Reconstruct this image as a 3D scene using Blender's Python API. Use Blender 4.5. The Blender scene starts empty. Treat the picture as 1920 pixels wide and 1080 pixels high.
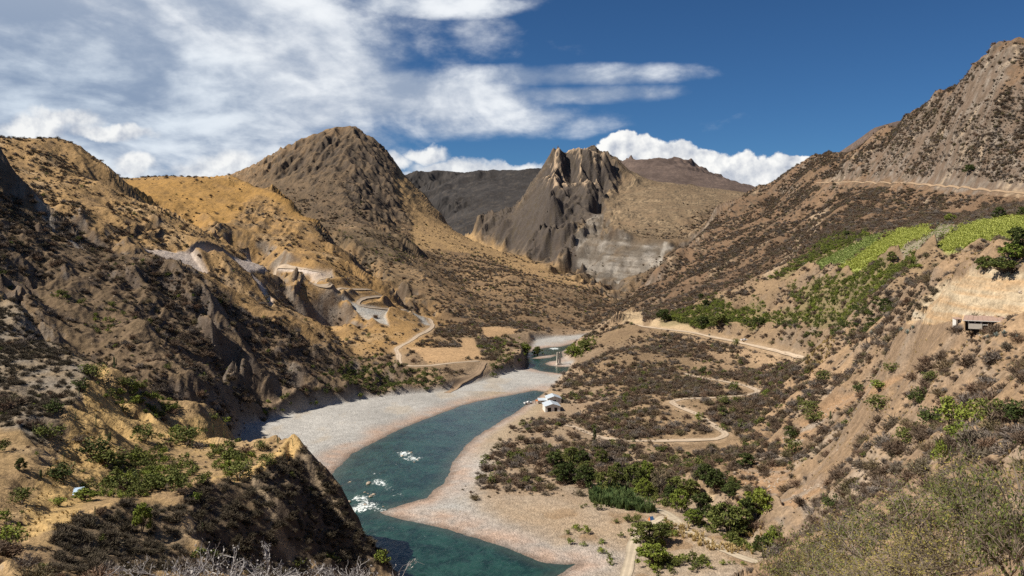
import bpy, bmesh, math, random, time
import numpy as np
from mathutils import Vector, Matrix
from concurrent.futures import ThreadPoolExecutor
T0 = time.time()
random.seed(7)
SC = bpy.context.scene
COL = SC.collection

# ------------------------------------------------------------------ camera
FPX = 1663.0          # focal length in pixels of the 1920 wide frame
HOR = 440.0           # the horizon's row
CAMH = 100.0          # height of the lens above the river
cam_d = bpy.data.cameras.new('camera')
cam = bpy.data.objects.new('camera', cam_d)
COL.objects.link(cam)
cam.location = (0, 0, CAMH)
cam.rotation_euler = (math.radians(90), 0, 0)
cam_d.sensor_width = 36.0
cam_d.lens = FPX / 1920.0 * 36.0
cam_d.shift_y = -(540.0 - HOR) / 1920.0
cam_d.clip_start = 0.5
cam_d.clip_end = 20000.0
SC.camera = cam
SC.render.resolution_x, SC.render.resolution_y = 1024, 576

# ------------------------------------------------------------------ sun, exposure
SUN_DIR = Vector((-0.67, -0.17, 0.72)).normalized()       # towards the sun: left, fairly high
sun_d = bpy.data.lights.new('sun', 'SUN')
sun_d.energy = 5.0
sun_d.angle = math.radians(0.53)
sun_d.color = (1.0, 0.92, 0.79)
sun = bpy.data.objects.new('sun', sun_d)
COL.objects.link(sun)
sun.rotation_euler = SUN_DIR.to_track_quat('Z', 'Y').to_euler()
SUN_EL = math.asin(SUN_DIR.z)
SUN_AZ = math.atan2(SUN_DIR.x, SUN_DIR.y)
SC.view_settings.view_transform = 'Standard'
SC.view_settings.look = 'None'
SC.view_settings.gamma = 1.0
SC.view_settings.use_curve_mapping = False
SC.view_settings.exposure = 0.42
SC.cycles.use_denoising = False
SC.cycles.max_bounces = 5
SC.cycles.diffuse_bounces = 2
SC.cycles.glossy_bounces = 2
SC.cycles.transparent_max_bounces = 4
SC.cycles.caustics_reflective = False
SC.cycles.caustics_refractive = False


# ------------------------------------------------------------------ node helper
class NT:
    def __init__(self, tree):
        self.t = tree
        self.n = tree.nodes
        self.l = tree.links

    def new(self, kind, **kw):
        nd = self.n.new(kind)
        for k, v in kw.items():
            setattr(nd, k, v)
        return nd

    def put(self, sock, v):
        if v is None:
            return
        if isinstance(v, bpy.types.NodeSocket):
            self.l.new(v, sock)
        else:
            sock.default_value = v

    def m(self, op, a, b=None, c=None, clamp=False):
        nd = self.new('ShaderNodeMath', operation=op, use_clamp=clamp)
        self.put(nd.inputs[0], a)
        self.put(nd.inputs[1], b)
        self.put(nd.inputs[2], c)
        return nd.outputs[0]

    def add(self, a, b): return self.m('ADD', a, b)
    def sub(self, a, b): return self.m('SUBTRACT', a, b)
    def mul(self, a, b): return self.m('MULTIPLY', a, b)
    def div(self, a, b): return self.m('DIVIDE', a, b)
    def mx(self, a, b): return self.m('MAXIMUM', a, b)
    def mn(self, a, b): return self.m('MINIMUM', a, b)

    def vm(self, op, a, b=None, scale=None):
        nd = self.new('ShaderNodeVectorMath', operation=op)
        self.put(nd.inputs[0], a)
        if b is not None:
            self.put(nd.inputs[1], b)
        if scale is not None:
            self.put(nd.inputs['Scale'], scale)
        return nd.outputs[0]

    def sstep(self, v, a, b, c=0.0, d=1.0):
        nd = self.new('ShaderNodeMapRange', interpolation_type='SMOOTHSTEP')
        self.put(nd.inputs[0], v)
        for i, q in enumerate((a, b, c, d)):
            self.put(nd.inputs[1 + i], q)
        return nd.outputs[0]

    def xyz(self, x, y, z):
        nd = self.new('ShaderNodeCombineXYZ')
        for i, q in enumerate((x, y, z)):
            self.put(nd.inputs[i], q)
        return nd.outputs[0]

    def sep(self, v):
        nd = self.new('ShaderNodeSeparateXYZ')
        self.put(nd.inputs[0], v)
        return nd.outputs

    def noise(self, vec, scale, detail=4.0, rough=0.5, dist=0.0, lac=2.0, color=False):
        nd = self.new('ShaderNodeTexNoise')
        self.put(nd.inputs['Vector'], vec)
        self.put(nd.inputs['Scale'], scale)
        self.put(nd.inputs['Detail'], detail)
        self.put(nd.inputs['Roughness'], rough)
        self.put(nd.inputs['Distortion'], dist)
        self.put(nd.inputs['Lacunarity'], lac)
        return nd.outputs['Color' if color else 0]

    def voro(self, vec, scale, feature='F1', out=0, rnd=1.0):
        nd = self.new('ShaderNodeTexVoronoi', feature=feature)
        self.put(nd.inputs['Vector'], vec)
        self.put(nd.inputs['Scale'], scale)
        self.put(nd.inputs['Randomness'], rnd)
        return nd.outputs[out]

    def mix(self, f, a, b, mode='MIX'):
        nd = self.new('ShaderNodeMix', data_type='RGBA', blend_type=mode)
        self.put(nd.inputs[0], f)
        for i, q in ((6, a), (7, b)):
            if not isinstance(q, bpy.types.NodeSocket):
                q = tuple(q) + (1.0,) if len(q) == 3 else q
            self.put(nd.inputs[i], q)
        return nd.outputs[2]


# ------------------------------------------------------------------ world: sky with clouds
def build_world():
    w = bpy.data.worlds.new('World')
    SC.world = w
    w.use_nodes = True
    t = NT(w.node_tree)
    t.n.clear()
    out = t.new('ShaderNodeOutputWorld')
    d = t.new('ShaderNodeTexCoord').outputs['Generated']
    x, y, z = t.sep(d)
    sky = t.new('ShaderNodeTexSky')
    sky.sky_type = 'NISHITA'
    sky.sun_disc = False
    sky.sun_elevation = SUN_EL
    sky.sun_rotation = SUN_AZ
    sky.altitude = 2600
    sky.air_density = 0.9
    sky.dust_density = 0.15
    sky.ozone_density = 3.0
    bg = t.new('ShaderNodeBackground')
    # polarised deep blue: the whole sky is graded the same way
    skyc = t.mix(1.0, sky.outputs[0], (0.40, 0.70, 0.95), 'MULTIPLY')
    t.put(bg.inputs[0], skyc)
    bg.inputs[1].default_value = 0.053

    az = t.mul(t.m('ARCTAN2', x, y), 57.2958)                 # degrees, 0 straight ahead
    el = t.mul(t.m('ARCSINE', z), 57.2958)

    def A(px): return math.degrees(math.atan((px - 960) / FPX))
    def E(px, py):
        return math.degrees(math.atan((HOR - py) / FPX * math.cos(math.atan((px - 960) / FPX))))

    # wind-blown streaks: noise on a flat layer high above, stretched sideways
    zz = t.add(t.mx(z, 0.0), 0.16)
    lx, ly = t.div(x, zz), t.div(y, zz)
    pl = t.xyz(t.mul(lx, 1.15), t.mul(ly, 0.62), 0.0)
    wob = t.vm('SUBTRACT', t.noise(pl, 0.9, 3.0, 0.5, color=True), (0.5, 0.5, 0.5))
    pl2 = t.vm('ADD', pl, t.vm('SCALE', wob, scale=1.1))
    n1 = t.noise(pl2, 1.25, 9.0, 0.56)
    n1b = t.noise(t.vm('ADD', pl2, (-0.20, 0.06, 0.0)), 1.25, 5.0, 0.50)
    n2 = t.noise(d, 4.0, 7.0, 0.55)

    def ell(px, py, rx, ry):
        """1 in the middle of an ellipse given in frame pixels, 0 at its edge, below 0 beyond"""
        k = FPX / 57.2958
        da = t.div(t.sub(az, A(px)), rx / k)
        de = t.div(t.sub(el, E(px, py)), ry / k)
        return t.sub(1.0, t.add(t.mul(da, da), t.mul(de, de)))

    def lobe(e, amp):
        return t.mul(t.mx(t.sub(1.0, t.mul(t.sub(1.0, e), 0.8)), 0.0), amp)

    cover = lobe(ell(120, 80, 720, 290), 1.28)
    cover = t.mx(cover, lobe(ell(430, 190, 420, 80), 0.95))
    cover = t.mx(cover, lobe(ell(760, 180, 370, 72), 1.0))
    cover = t.mx(cover, lobe(ell(1060, 142, 330, 30), 0.92))
    cover = t.mx(cover, lobe(ell(1080, 176, 270, 26), 0.85))
    cover = t.mx(cover, lobe(ell(900, 225, 330, 50), 0.78))
    cover = t.mx(cover, lobe(ell(800, 12, 250, 30), 0.95))
    cover = t.mx(cover, lobe(ell(300, 270, 380, 100), 0.92))
    cover = t.mx(cover, lobe(ell(950, 60, 420, 90), 0.43))
    cover = t.mx(cover, lobe(ell(1150, 215, 300, 50), 0.25))
    behind = t.sstep(t.m('ABSOLUTE', az), 36.0, 60.0)
    lefty = t.sstep(az, -60.0, -20.0, 1.0, 0.0)
    cover = t.mx(cover, t.mul(behind, t.add(0.20, t.mul(lefty, 0.22))))
    dens = t.add(cover, t.mul(t.sub(n1, 0.5), 1.25))
    dens = t.add(dens, t.mul(t.sub(n2, 0.5), 0.75))
    n4 = t.noise(t.vm('MULTIPLY', d, (1.0, 1.0, 2.0)), 13.0, 7.0, 0.6)
    dens = t.add(dens, t.mul(t.sub(n4, 0.5), 0.85))
    m1 = t.sstep(dens, 0.27, 0.92)
    m1 = t.mul(m1, 0.97)
    # lit tops and grey undersides: density now against density a step towards the sun
    rel = t.add(t.mul(t.sub(n1, n1b), 2.6), t.add(t.mul(t.sub(n2, 0.5), 1.3), t.mul(t.sub(n4, 0.5), 1.2)))
    shade = t.sstep(t.add(rel, t.mul(t.sub(cover, 0.75), -0.15)), -0.42, 0.42)
    c1 = t.mix(shade, (0.31, 0.38, 0.50), (0.86, 0.89, 0.92))
    greyer = lobe(ell(60, 190, 420, 150), 0.8)
    c1 = t.mix(t.mn(greyer, 0.8), c1, t.mix(1.0, c1, (0.72, 0.80, 0.88), 'MULTIPLY'))

    # heaped clouds low over the ridges
    wa = t.vm('SUBTRACT', t.noise(d, 30.0, 6.0, 0.58, color=True), (0.5, 0.5, 0.5))
    wx, wy, wz = t.sep(wa)
    az0, el0 = az, el
    az = t.add(az0, t.mul(wx, 2.3))
    el = t.add(el0, t.mul(wz, 1.9))
    heaps = [(1165, 282, 40, 40), (1140, 300, 45, 36), (1212, 290, 42, 40), (1262, 300, 55, 44), (1320, 318, 55, 42),
             (1385, 325, 60, 42), (1450, 332, 50, 44), (1492, 322, 34, 26), (1520, 304, 17, 14), (1290, 350, 230, 56)]
    h = None
    for q in heaps:
        e = ell(*q)
        h = e if h is None else t.mx(h, e)
    m2 = t.sstep(h, 0.0, 0.28)
    low = [(730, 300, 60, 26), (800, 292, 50, 20), (870, 318, 130, 24), (960, 316, 90, 16), (1030, 322, 60, 14), (830, 345, 180, 30),
           (395, 330, 90, 32), (455, 318, 110, 42), (520, 340, 90, 50), (250, 308, 42, 24), (170, 326, 70, 16),
           (120, 222, 70, 22), (200, 246, 90, 18), (60, 240, 60, 26)]
    h3 = None
    for q in low:
        e = ell(*q)
        h3 = e if h3 is None else t.mx(h3, e)
    h3 = t.add(h3, t.mul(t.sub(n2, 0.55), 0.9))
    m3 = t.mul(t.sstep(h3, 0.0, 0.8), 0.92)
    bil = t.noise(d, 34.0, 5.0, 0.55)
    bil2 = t.noise(t.vm('ADD', d, (-0.007, 0.0, 0.007)), 34.0, 5.0, 0.55)
    lit = t.add(t.mul(t.sub(bil, bil2), 3.4), 0.68)
    lit = t.sub(lit, t.sstep(el0, 2.0, 4.6, 0.36, 0.0))
    c2 = t.mix(t.mn(t.mx(lit, 0.0), 1.0), (0.44, 0.48, 0.56), (0.93, 0.93, 0.91))

    ccol = t.mix(t.mx(m2, m3), c1, c2)
    mask = t.mx(t.mx(m1, m2), m3)
    mask = t.mul(mask, t.sstep(z, -0.02, 0.02))
    cb = t.new('ShaderNodeBackground')
    t.put(cb.inputs[0], ccol)
    cb.inputs[1].default_value = 0.79
    ms = t.new('ShaderNodeMixShader')
    t.put(ms.inputs[0], mask)
    t.l.new(bg.outputs[0], ms.inputs[1])
    t.l.new(cb.outputs[0], ms.inputs[2])
    t.l.new(ms.outputs[0], out.inputs[0])
    w.cycles.sampling_method = 'MANUAL'
    w.cycles.sample_map_resolution = 512


build_world()
# ------------------------------------------------------------------ the lie of the land
# Each line is a ridge, gully or foot line of the valley: (column, row, distance ahead in metres), or (column, row, 'z', height) where the
# height above the river is what is known.  'back' lines fall away behind a skyline.
REG = ['near_spur', 'left_slope', 'tan_hill', 'round_hill', 'great_hill', 'far_range', 'rock_peak', 'right_hill', 'bench', 'near_slope', 'floor']
CTRL = []


def zof(py, Y):
    return CAMH + (HOR - py) / FPX * Y


def line(reg, pts, back=None, step=0.035):
    q = []
    for p in pts:
        if len(p) == 4:
            zz = p[3]
            Y = (CAMH - zz) * FPX / (p[1] - HOR)
            q.append((p[0], math.log(Y), zz))
        else:
            q.append((p[0], math.log(p[2]), zof(p[1], p[2])))
    out = [q[0]]
    for a, b in zip(q[:-1], q[1:]):
        d = math.hypot((b[0] - a[0]) / FPX, b[1] - a[1])
        n = max(1, int(d / step + 0.5))
        pa, pb = HOR + (CAMH - a[2]) / math.exp(a[1]) * FPX, HOR + (CAMH - b[2]) / math.exp(b[1]) * FPX
        for i in range(1, n + 1):
            f = i / n
            L = a[1] + (b[1] - a[1]) * f
            py = pa + (pb - pa) * f
            out.append((a[0] + (b[0] - a[0]) * f, L, zof(py, math.exp(L))))
    r = REG.index(reg)
    for o in out:
        CTRL.append((o[0], o[1], o[2], r))
    if back:
        for ratio, slope in back:
            for o in out[::2]:
                Y = math.exp(o[1])
                CTRL.append((o[0], math.log(Y * ratio), o[2] - slope * Y * (ratio - 1), r))


def dots(reg, pts):
    for p in pts:
        line(reg, [p])


# ground under and around the lens
dots('near_slope', [(x, 1560, 9) for x in (-900, -280, 500, 1300, 2100, 2900)] + [(-900, 1250, 18), (2900, 1190, 18), (-900, 1100, 60), (2900, 800, 60), (2900, 600, 200), (-900, 850, 200), (-900, 300, 600), (2900, 330, 600)])
dots('near_slope', [(x, 1250, 18) for x in (-280, 100, 500, 900)] + [(1250, 1240, 18), (1500, 1240, 18), (1750, 1230, 18), (2000, 1220, 18), (2200, 1210, 18), (1700, 1170, 30), (1850, 1150, 28), (2050, 1130, 28)])
dots('near_slope', [(-250, 1140, 48), (0, 1145, 48), (300, 1150, 48), (600, 1165, 48), (700, 1230, 62), (900, 1300, 80), (1100, 1290, 110),
                    (900, 1180, 150), (1100, 1160, 185), (760, 1150, 200), (1000, 1130, 'z', 5), (1250, 1180, 110), (1350, 1150, 150)])
# near spur on the left with its promontory
line('near_spur', [(-260, 490, 430), (-120, 525, 425), (0, 560, 415), (25, 583, 400), (107, 663, 345), (147, 680, 330), (190, 690, 320), (230, 715, 325),
                   (280, 745, 332), (330, 757, 338), (395, 768, 345), (422, 786, 345), (440, 815, 345), (447, 846, 346)], back=[(1.10, 0.75)])
line('near_spur', [(500, 840, 285), (530, 828, 285), (555, 834, 282), (572, 865, 280), (600, 890, 278), (640, 920, 276), (670, 960, 272),
                   (700, 1010, 268), (725, 1050, 264), (742, 1085, 260)], back=[(1.12, 0.9)])
line('near_spur', [(345, 925, 215), (365, 906, 225), (430, 906, 235), (475, 898, 240), (520, 870, 262), (555, 855, 276)])
line('near_spur', [(500, 915, 236), (545, 1000, 228), (570, 1085, 222)])
line('near_spur', [(400, 1000, 207), (430, 1085, 190)])
line('near_spur', [(600, 960, 262), (640, 1030, 250), (655, 1085, 240)])
line('near_spur', [(350, 930, 213), (375, 1010, 196), (390, 1085, 180)])
dots('near_spur', [(470, 990, 219), (470, 1085, 200), (330, 1085, 168), (480, 862, 268), (440, 870, 265), (380, 880, 248), (450, 850, 300),
                   (400, 840, 300), (330, 830, 300), (300, 880, 250), (250, 800, 300), (200, 790, 285), (380, 800, 325)])
line('near_spur', [(190, 700, 318), (150, 760, 280), (95, 830, 240), (60, 880, 215), (0, 930, 190), (-120, 980, 165)])
line('near_spur', [(0, 700, 300), (30, 800, 240), (-100, 820, 235), (-250, 800, 240)])
line('near_spur', [(290, 760, 325), (250, 850, 265), (190, 900, 232), (140, 925, 212), (60, 985, 178), (0, 1010, 160)])
line('near_spur', [(30, 1010, 160), (75, 990, 168), (120, 980, 175), (200, 952, 192), (250, 944, 202), (300, 950, 206)])
line('near_spur', [(250, 1020, 183), (250, 1085, 160)])
dots('near_spur', [(120, 1060, 150), (60, 1085, 130), (0, 1085, 120), (-150, 1085, 115), (320, 985, 196), (-250, 980, 160), (-250, 640, 340), (60, 740, 285)])
# the dark slope behind it
line('left_slope', [(-260, 220, 600), (-100, 280, 600), (0, 325, 600), (60, 388, 598), (110, 428, 595), (160, 466, 590), (230, 492, 582),
                    (330, 512, 570), (400, 548, 566), (440, 580, 558), (500, 612, 566), (560, 648, 572), (640, 692, 572), (700, 732, 560), (725, 744, 'z', 2)],
     back=[(1.10, 0.45)])
line('left_slope', [(60, 440, 560), (150, 500, 530), (205, 555, 500), (260, 610, 470), (330, 690, 442), (400, 760, 428), (430, 800, 'z', 6)])
line('left_slope', [(60, 560, 480), (130, 640, 440), (250, 722, 408), (330, 765, 398), (400, 800, 'z', 12)])
line('left_slope', [(330, 560, 530), (400, 640, 488), (450, 700, 472), (490, 770, 'z', 5)])
line('left_slope', [(230, 520, 520), (320, 610, 490), (390, 690, 470), (440, 760, 'z', 7)])
line('left_slope', [(440, 600, 540), (520, 670, 525), (580, 730, 515), (600, 762, 'z', 3)])
dots('left_slope', [(0, 470, 500), (0, 530, 465), (-150, 420, 500), (-250, 420, 500), (60, 620, 430), (30, 575, 450), (-100, 500, 470)])
# tan hill with the road across it
line('tan_hill', [(-260, 250, 850), (-100, 256, 880), (0, 262, 900), (80, 262, 910), (130, 278, 920), (165, 300, 925), (200, 335, 930),
                  (250, 372, 935), (300, 405, 930), (350, 440, 910), (400, 475, 880), (450, 512, 840), (520, 560, 790), (600, 618, 735), (655, 662, 'z', 8)],
     back=[(1.08, 0.35)])
dots('tan_hill', [(50, 330, 780), (100, 350, 750), (150, 400, 690), (80, 390, 620), (200, 440, 690), (250, 462, 690), (-100, 330, 700), (-240, 330, 680),
                  (380, 530, 690), (430, 570, 660), (520, 610, 640), (600, 680, 615), (660, 715, 'z', 5), (330, 505, 640)])
line('tan_hill', [(270, 470, 685), (350, 476, 720), (440, 486, 760), (500, 497, 785), (560, 506, 800), (620, 521, 800)])
# rounded hill
line('round_hill', [(150, 345, 1250), (225, 339, 1250), (300, 333, 1250), (430, 335, 1250), (470, 345, 1230), (520, 365, 1200), (560, 390, 1170),
                    (600, 425, 1120), (640, 470, 1060), (680, 512, 1000), (740, 562, 930), (800, 606, 860)], back=[(1.10, 0.4)])
line('round_hill', [(430, 337, 1240), (455, 400, 1080), (490, 440, 1000), (540, 480, 900), (600, 530, 840), (640, 560, 800), (700, 605, 770), (760, 645, 'z', 13)])
line('round_hill', [(380, 400, 1060), (420, 450, 900), (470, 478, 820)])
line('round_hill', [(520, 400, 1120), (560, 450, 1000), (620, 500, 915), (680, 548, 860), (740, 590, 830)])
dots('round_hill', [(300, 390, 1050), (650, 610, 740), (620, 640, 690), (700, 650, 700), (560, 545, 770)])
# terrace on the left bank
dots('bench', [(780, 662, 'z', 11), (850, 665, 'z', 10), (740, 684, 'z', 11), (830, 700, 'z', 9), (900, 684, 'z', 9), (930, 625, 'z', 11),
               (900, 635, 'z', 11), (870, 640, 'z', 11), (975, 618, 'z', 9), (950, 650, 'z', 9), (760, 720, 'z', 8), (840, 718, 'z', 6), (700, 690, 'z', 13),
               (960, 672, 'z', 9), (975, 668, 'z', 8), (1010, 628, 'z', 5), (650, 700, 'z', 10), (590, 720, 'z', 12), (920, 690, 'z', 6)])
# great rounded mountain
line('great_hill', [(260, 470, 2350), (380, 425, 2300), (440, 378, 2240), (480, 347, 2200), (510, 324, 2170), (540, 300, 2150), (570, 277, 2120), (600, 258, 2100), (630, 244, 2070), (655, 238, 2050), (680, 246, 2045), (705, 266, 2040),
                    (740, 302, 2020), (775, 347, 1980), (800, 367, 1950), (830, 402, 1900), (855, 436, 1830), (920, 466, 1720), (1000, 493, 1600),
                    (1060, 516, 1500), (1110, 541, 1400), (1150, 561, 1300), (1168, 585, 1200)], back=[(1.07, 0.55)])
line('great_hill', [(655, 240, 2040), (642, 330, 1760), (645, 400, 1500), (690, 450, 1320), (760, 500, 1160), (830, 560, 1030), (860, 606, 'z', 12)])
line('great_hill', [(560, 330, 1850), (600, 400, 1480), (640, 445, 1280), (700, 490, 1180), (780, 560, 1000)])
line('great_hill', [(775, 349, 1975), (795, 430, 1680), (850, 480, 1460), (950, 520, 1260), (1000, 570, 1080), (1030, 614, 'z', 5)])
line('great_hill', [(735, 420, 1650), (790, 490, 1340), (880, 555, 1120), (925, 602, 'z', 9)])
line('great_hill', [(1000, 495, 1590), (1050, 550, 1250), (1090, 605, 'z', 3)])
dots('great_hill', [(1150, 603, 'z', 1), (1175, 592, 'z', 0), (1110, 618, 'z', 2)])
# far ranges
line('far_range', [(560, 350, 6000), (700, 345, 6200), (780, 328, 6300), (830, 320, 6300), (870, 328, 6300), (940, 345, 6300)], back=[(1.1, 0.4)])
line('far_range', [(740, 420, 4800), (800, 385, 4600), (850, 350, 4500), (878, 334, 4450), (905, 325, 4400), (940, 322, 4300), (975, 321, 4250), (1010, 318, 4200), (1090, 330, 4300)], back=[(1.12, 0.4)])
line('far_range', [(900, 330, 4300), (880, 390, 3500), (890, 440, 2900)])
line('far_range', [(1000, 335, 4000), (960, 390, 3300), (930, 430, 2800)])
dots('far_range', [(840, 420, 3500), (890, 462, 2450), (830, 450, 3000)])
line('far_range', [(1080, 360, 4700), (1130, 330, 4700), (1172, 308, 4700), (1192, 302, 4700), (1220, 302, 4700), (1255, 298, 4700), (1290, 312, 4700), (1330, 335, 4700), (1378, 358, 4700), (1450, 390, 4700)], back=[(1.1, 0.4)])
line('far_range', [(1250, 305, 4600), (1240, 345, 3900), (1260, 380, 3300)])
line('far_range', [(1480, 345, 2700), (1540, 310, 2700), (1570, 290, 2700), (1605, 268, 2700), (1640, 240, 2700), (1690, 225, 2700), (1740, 235, 2700), (1850, 260, 2700)], back=[(1.1, 0.4)])
# rock peak in the middle
line('rock_peak', [(860, 455, 2120), (897, 441, 2060), (950, 400, 2050), (1000, 345, 2050), (1022, 312, 2050), (1030, 299, 2050), (1045, 283, 2050), (1062, 292, 2060), (1082, 288, 2070), (1105, 283, 2080), (1130, 300, 2090),
                   (1170, 318, 2100), (1200, 335, 2100), (1250, 348, 2100), (1330, 360, 2100), (1410, 366, 2050)], back=[(1.06, 0.7)], step=0.02)
line('rock_peak', [(1045, 284, 2040), (1035, 350, 1900), (1020, 400, 1810), (1010, 450, 1740), (1030, 490, 1650)])
line('rock_peak', [(1062, 296, 2045), (1075, 350, 1955), (1060, 400, 1860), (1050, 450, 1770)])
line('rock_peak', [(1105, 285, 2070), (1098, 345, 1930), (1090, 400, 1810), (1080, 450, 1690), (1085, 500, 1570), (1110, 540, 1460)])
line('rock_peak', [(1122, 310, 2040), (1135, 360, 1960), (1120, 410, 1840)])
line('rock_peak', [(960, 420, 1960), (980, 460, 1880), (1010, 485, 1780)])
line('rock_peak', [(1200, 337, 2080), (1205, 400, 1760), (1225, 440, 1610)])
line('rock_peak', [(1092, 458, 1580), (1130, 452, 1560), (1170, 462, 1530), (1215, 462, 1510), (1255, 462, 1490)])
line('rock_peak', [(1085, 522, 1500), (1120, 530, 1480), (1165, 540, 1450), (1215, 512, 1440), (1240, 490, 1450)])
dots('rock_peak', [(1160, 400, 1760), (1300, 400, 1720), (1300, 440, 1520), (1350, 390, 1760), (1172, 572, 1260), (1150, 555, 1400)])
# right-hand hill
line('right_hill', [(1380, 374, 1620), (1420, 356, 1600), (1450, 345, 1560), (1475, 330, 1530), (1500, 316, 1500), (1540, 299, 1450), (1565, 294, 1410), (1593, 289, 1380), (1632, 266, 1300), (1664, 250, 1250), (1698, 220, 1200),
                    (1750, 190, 1120), (1800, 150, 1060), (1825, 115, 1030), (1860, 91, 1000), (1920, 83, 980), (2000, 68, 950), (2200, 30, 900)], back=[(1.08, 0.4)])
line('right_hill', [(1400, 372, 1590), (1340, 420, 1480), (1290, 465, 1370), (1240, 511, 1270), (1200, 552, 1180), (1172, 590, 1080)], back=[(1.08, 0.35)])
line('right_hill', [(1530, 343, 1300), (1620, 343, 1180), (1700, 344, 1060), (1800, 352, 940), (1920, 363, 840), (2100, 370, 760)])
line('right_hill', [(1450, 350, 1540), (1445, 430, 1260), (1400, 500, 1080), (1350, 535, 970)])
line('right_hill', [(1550, 370, 1250), (1505, 440, 1100), (1450, 505, 930), (1400, 545, 860)])
line('right_hill', [(1620, 370, 1090), (1560, 430, 930), (1510, 475, 820)])
line('right_hill', [(1700, 230, 1150), (1750, 300, 1030), (1700, 340, 1065)])
line('right_hill', [(1250, 560, 1050), (1290, 550, 990), (1330, 542, 930), (1400, 545, 850), (1450, 512, 810), (1550, 462, 770), (1640, 446, 710), (1700, 436, 670), (1800, 420, 610), (1920, 405, 555), (2120, 390, 490)])
dots('right_hill', [(1640, 400, 900), (1750, 400, 830), (1900, 392, 700), (1860, 200, 930), (2000, 250, 820), (1900, 300, 880), (2150, 300, 700), (1240, 575, 960), (1200, 590, 900)])
# fields and orchards on the bench
line('bench', [(1300, 582, 800), (1440, 546, 720), (1500, 522, 680), (1600, 502, 600), (1700, 480, 515), (1790, 466, 450), (1920, 470, 385), (2120, 470, 330)])
line('bench', [(1350, 592, 725), (1500, 580, 620), (1600, 542, 555), (1700, 532, 440)])
line('bench', [(1168, 602, 800), (1200, 606, 770), (1230, 611, 742), (1300, 625, 700), (1440, 622, 640), (1520, 610, 590)])
line('bench', [(1365, 638, 662), (1440, 656, 610), (1520, 676, 562)])
line('bench', [(1280, 700, 562), (1350, 712, 525), (1425, 735, 490)])
line('bench', [(1255, 750, 462), (1340, 742, 472), (1425, 737, 488)])
line('bench', [(1255, 752, 460), (1310, 775, 435), (1362, 816, 402)])
line('bench', [(1362, 818, 400), (1250, 826, 405), (1150, 826, 410)])
dots('bench', [(1300, 670, 600), (1450, 692, 540), (1200, 660, 625), (1130, 680, 625), (1100, 720, 575), (1150, 762, 485), (1200, 722, 535),
               (1450, 640, 620), (1560, 645, 555), (1140, 650, 720), (1075, 690, 'z', 2), (1055, 720, 'z', 3), (1120, 640, 770), (1260, 800, 425), (1110, 770, 'z', 5)])
# near slope on the right
line('near_slope', [(1560, 648, 525), (1520, 690, 480), (1480, 725, 458), (1430, 790, 418), (1380, 850, 378), (1360, 880, 'z', 8)])
line('near_slope', [(1690, 645, 400), (1620, 665, 410), (1590, 700, 400), (1520, 775, 385), (1450, 840, 362), (1400, 905, 'z', 7)])
line('near_slope', [(1700, 700, 315), (1600, 790, 330), (1520, 850, 335), (1450, 905, 325), (1400, 945, 'z', 5)])
line('near_slope', [(1590, 870, 275), (1550, 932, 256), (1500, 992, 242), (1482, 1062, 'z', 6)])
line('near_slope', [(1690, 609, 312), (1740, 607, 268), (1800, 607, 240), (1850, 612, 226), (1920, 606, 213), (2000, 604, 200), (2200, 600, 180)])
line('near_slope', [(1715, 585, 295), (1745, 560, 278), (1800, 527, 254), (1840, 514, 246), (1880, 511, 236), (1920, 513, 230), (2000, 512, 216), (2200, 500, 190)])
line('near_slope', [(1712, 604, 285), (1750, 605, 262), (1800, 603, 243), (1850, 600, 233), (1920, 594, 221), (2000, 596, 206)])
dots('near_slope', [(1800, 500, 310), (1920, 490, 290), (1700, 542, 370), (1750, 520, 340), (2100, 490, 250), (1760, 650, 282), (1700, 740, 276), (1800, 660, 235),
                    (1700, 850, 215), (1800, 760, 200), (1900, 720, 165), (1800, 850, 150), (1700, 950, 140), (1610, 1000, 165), (1560, 1080, 170),
                    (1650, 1085, 110), (1750, 1020, 90), (1850, 960, 70), (1920, 890, 65), (1920, 1060, 40), (1800, 1085, 55), (2100, 760, 120), (2100, 900, 60), (2150, 650, 160)])
# valley floor
FLOOR = [(800, 1160), (735, 1075), (690, 1040), (640, 1012), (590, 986), (540, 960), (480, 930), (440, 900), (425, 870), (440, 832), (455, 803),
         (490, 794), (540, 780), (600, 766), (680, 751), (760, 743), (830, 736), (880, 723), (920, 711), (950, 702), (972, 695), (985, 689), (988, 678),
         (984, 668), (990, 656), (1000, 646), (998, 640), (1040, 634), (1104, 630), (1114, 633), (1095, 641), (1062, 655), (1060, 668), (1075, 683),
         (1064, 698), (1052, 708), (1042, 722), (1016, 742), (1022, 748), (1060, 750), (1085, 770), (1095, 800), (1130, 835), (1180, 866),
         (1250, 906), (1310, 946), (1370, 986), (1430, 1040), (1480, 1110), (1250, 1150), (1000, 1155)]
line('floor', [(p[0], max(p[1], 630.5), 'z', 2.0) for p in FLOOR if p[1] < 1120] , step=0.06)
dots('floor', [(x, y, 'z', 1.0) for x, y in [(500, 830), (560, 870), (620, 800), (620, 940), (700, 800), (700, 900), (700, 1000), (800, 760), (800, 850), (800, 950), (800, 1040),
                                            (900, 740), (900, 820), (900, 920), (900, 1060), (960, 715), (1000, 700), (1020, 675), (1040, 645), (1000, 800), (1000, 900), (1000, 1000), (1060, 1080),
                                            (1080, 850), (1120, 920), (1150, 1000), (1200, 1070), (1250, 980), (1300, 1020), (1330, 1080), (1400, 1080), (1180, 920), (1030, 715)]])
# the cut bank at the edge of the flood plain
line('bench', [(1150, 842, 'z', 8), (1190, 852, 'z', 9.5), (1250, 880, 'z', 10.5), (1310, 912, 'z', 11), (1370, 952, 'z', 11), (1425, 998, 'z', 9)], step=0.02)

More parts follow.
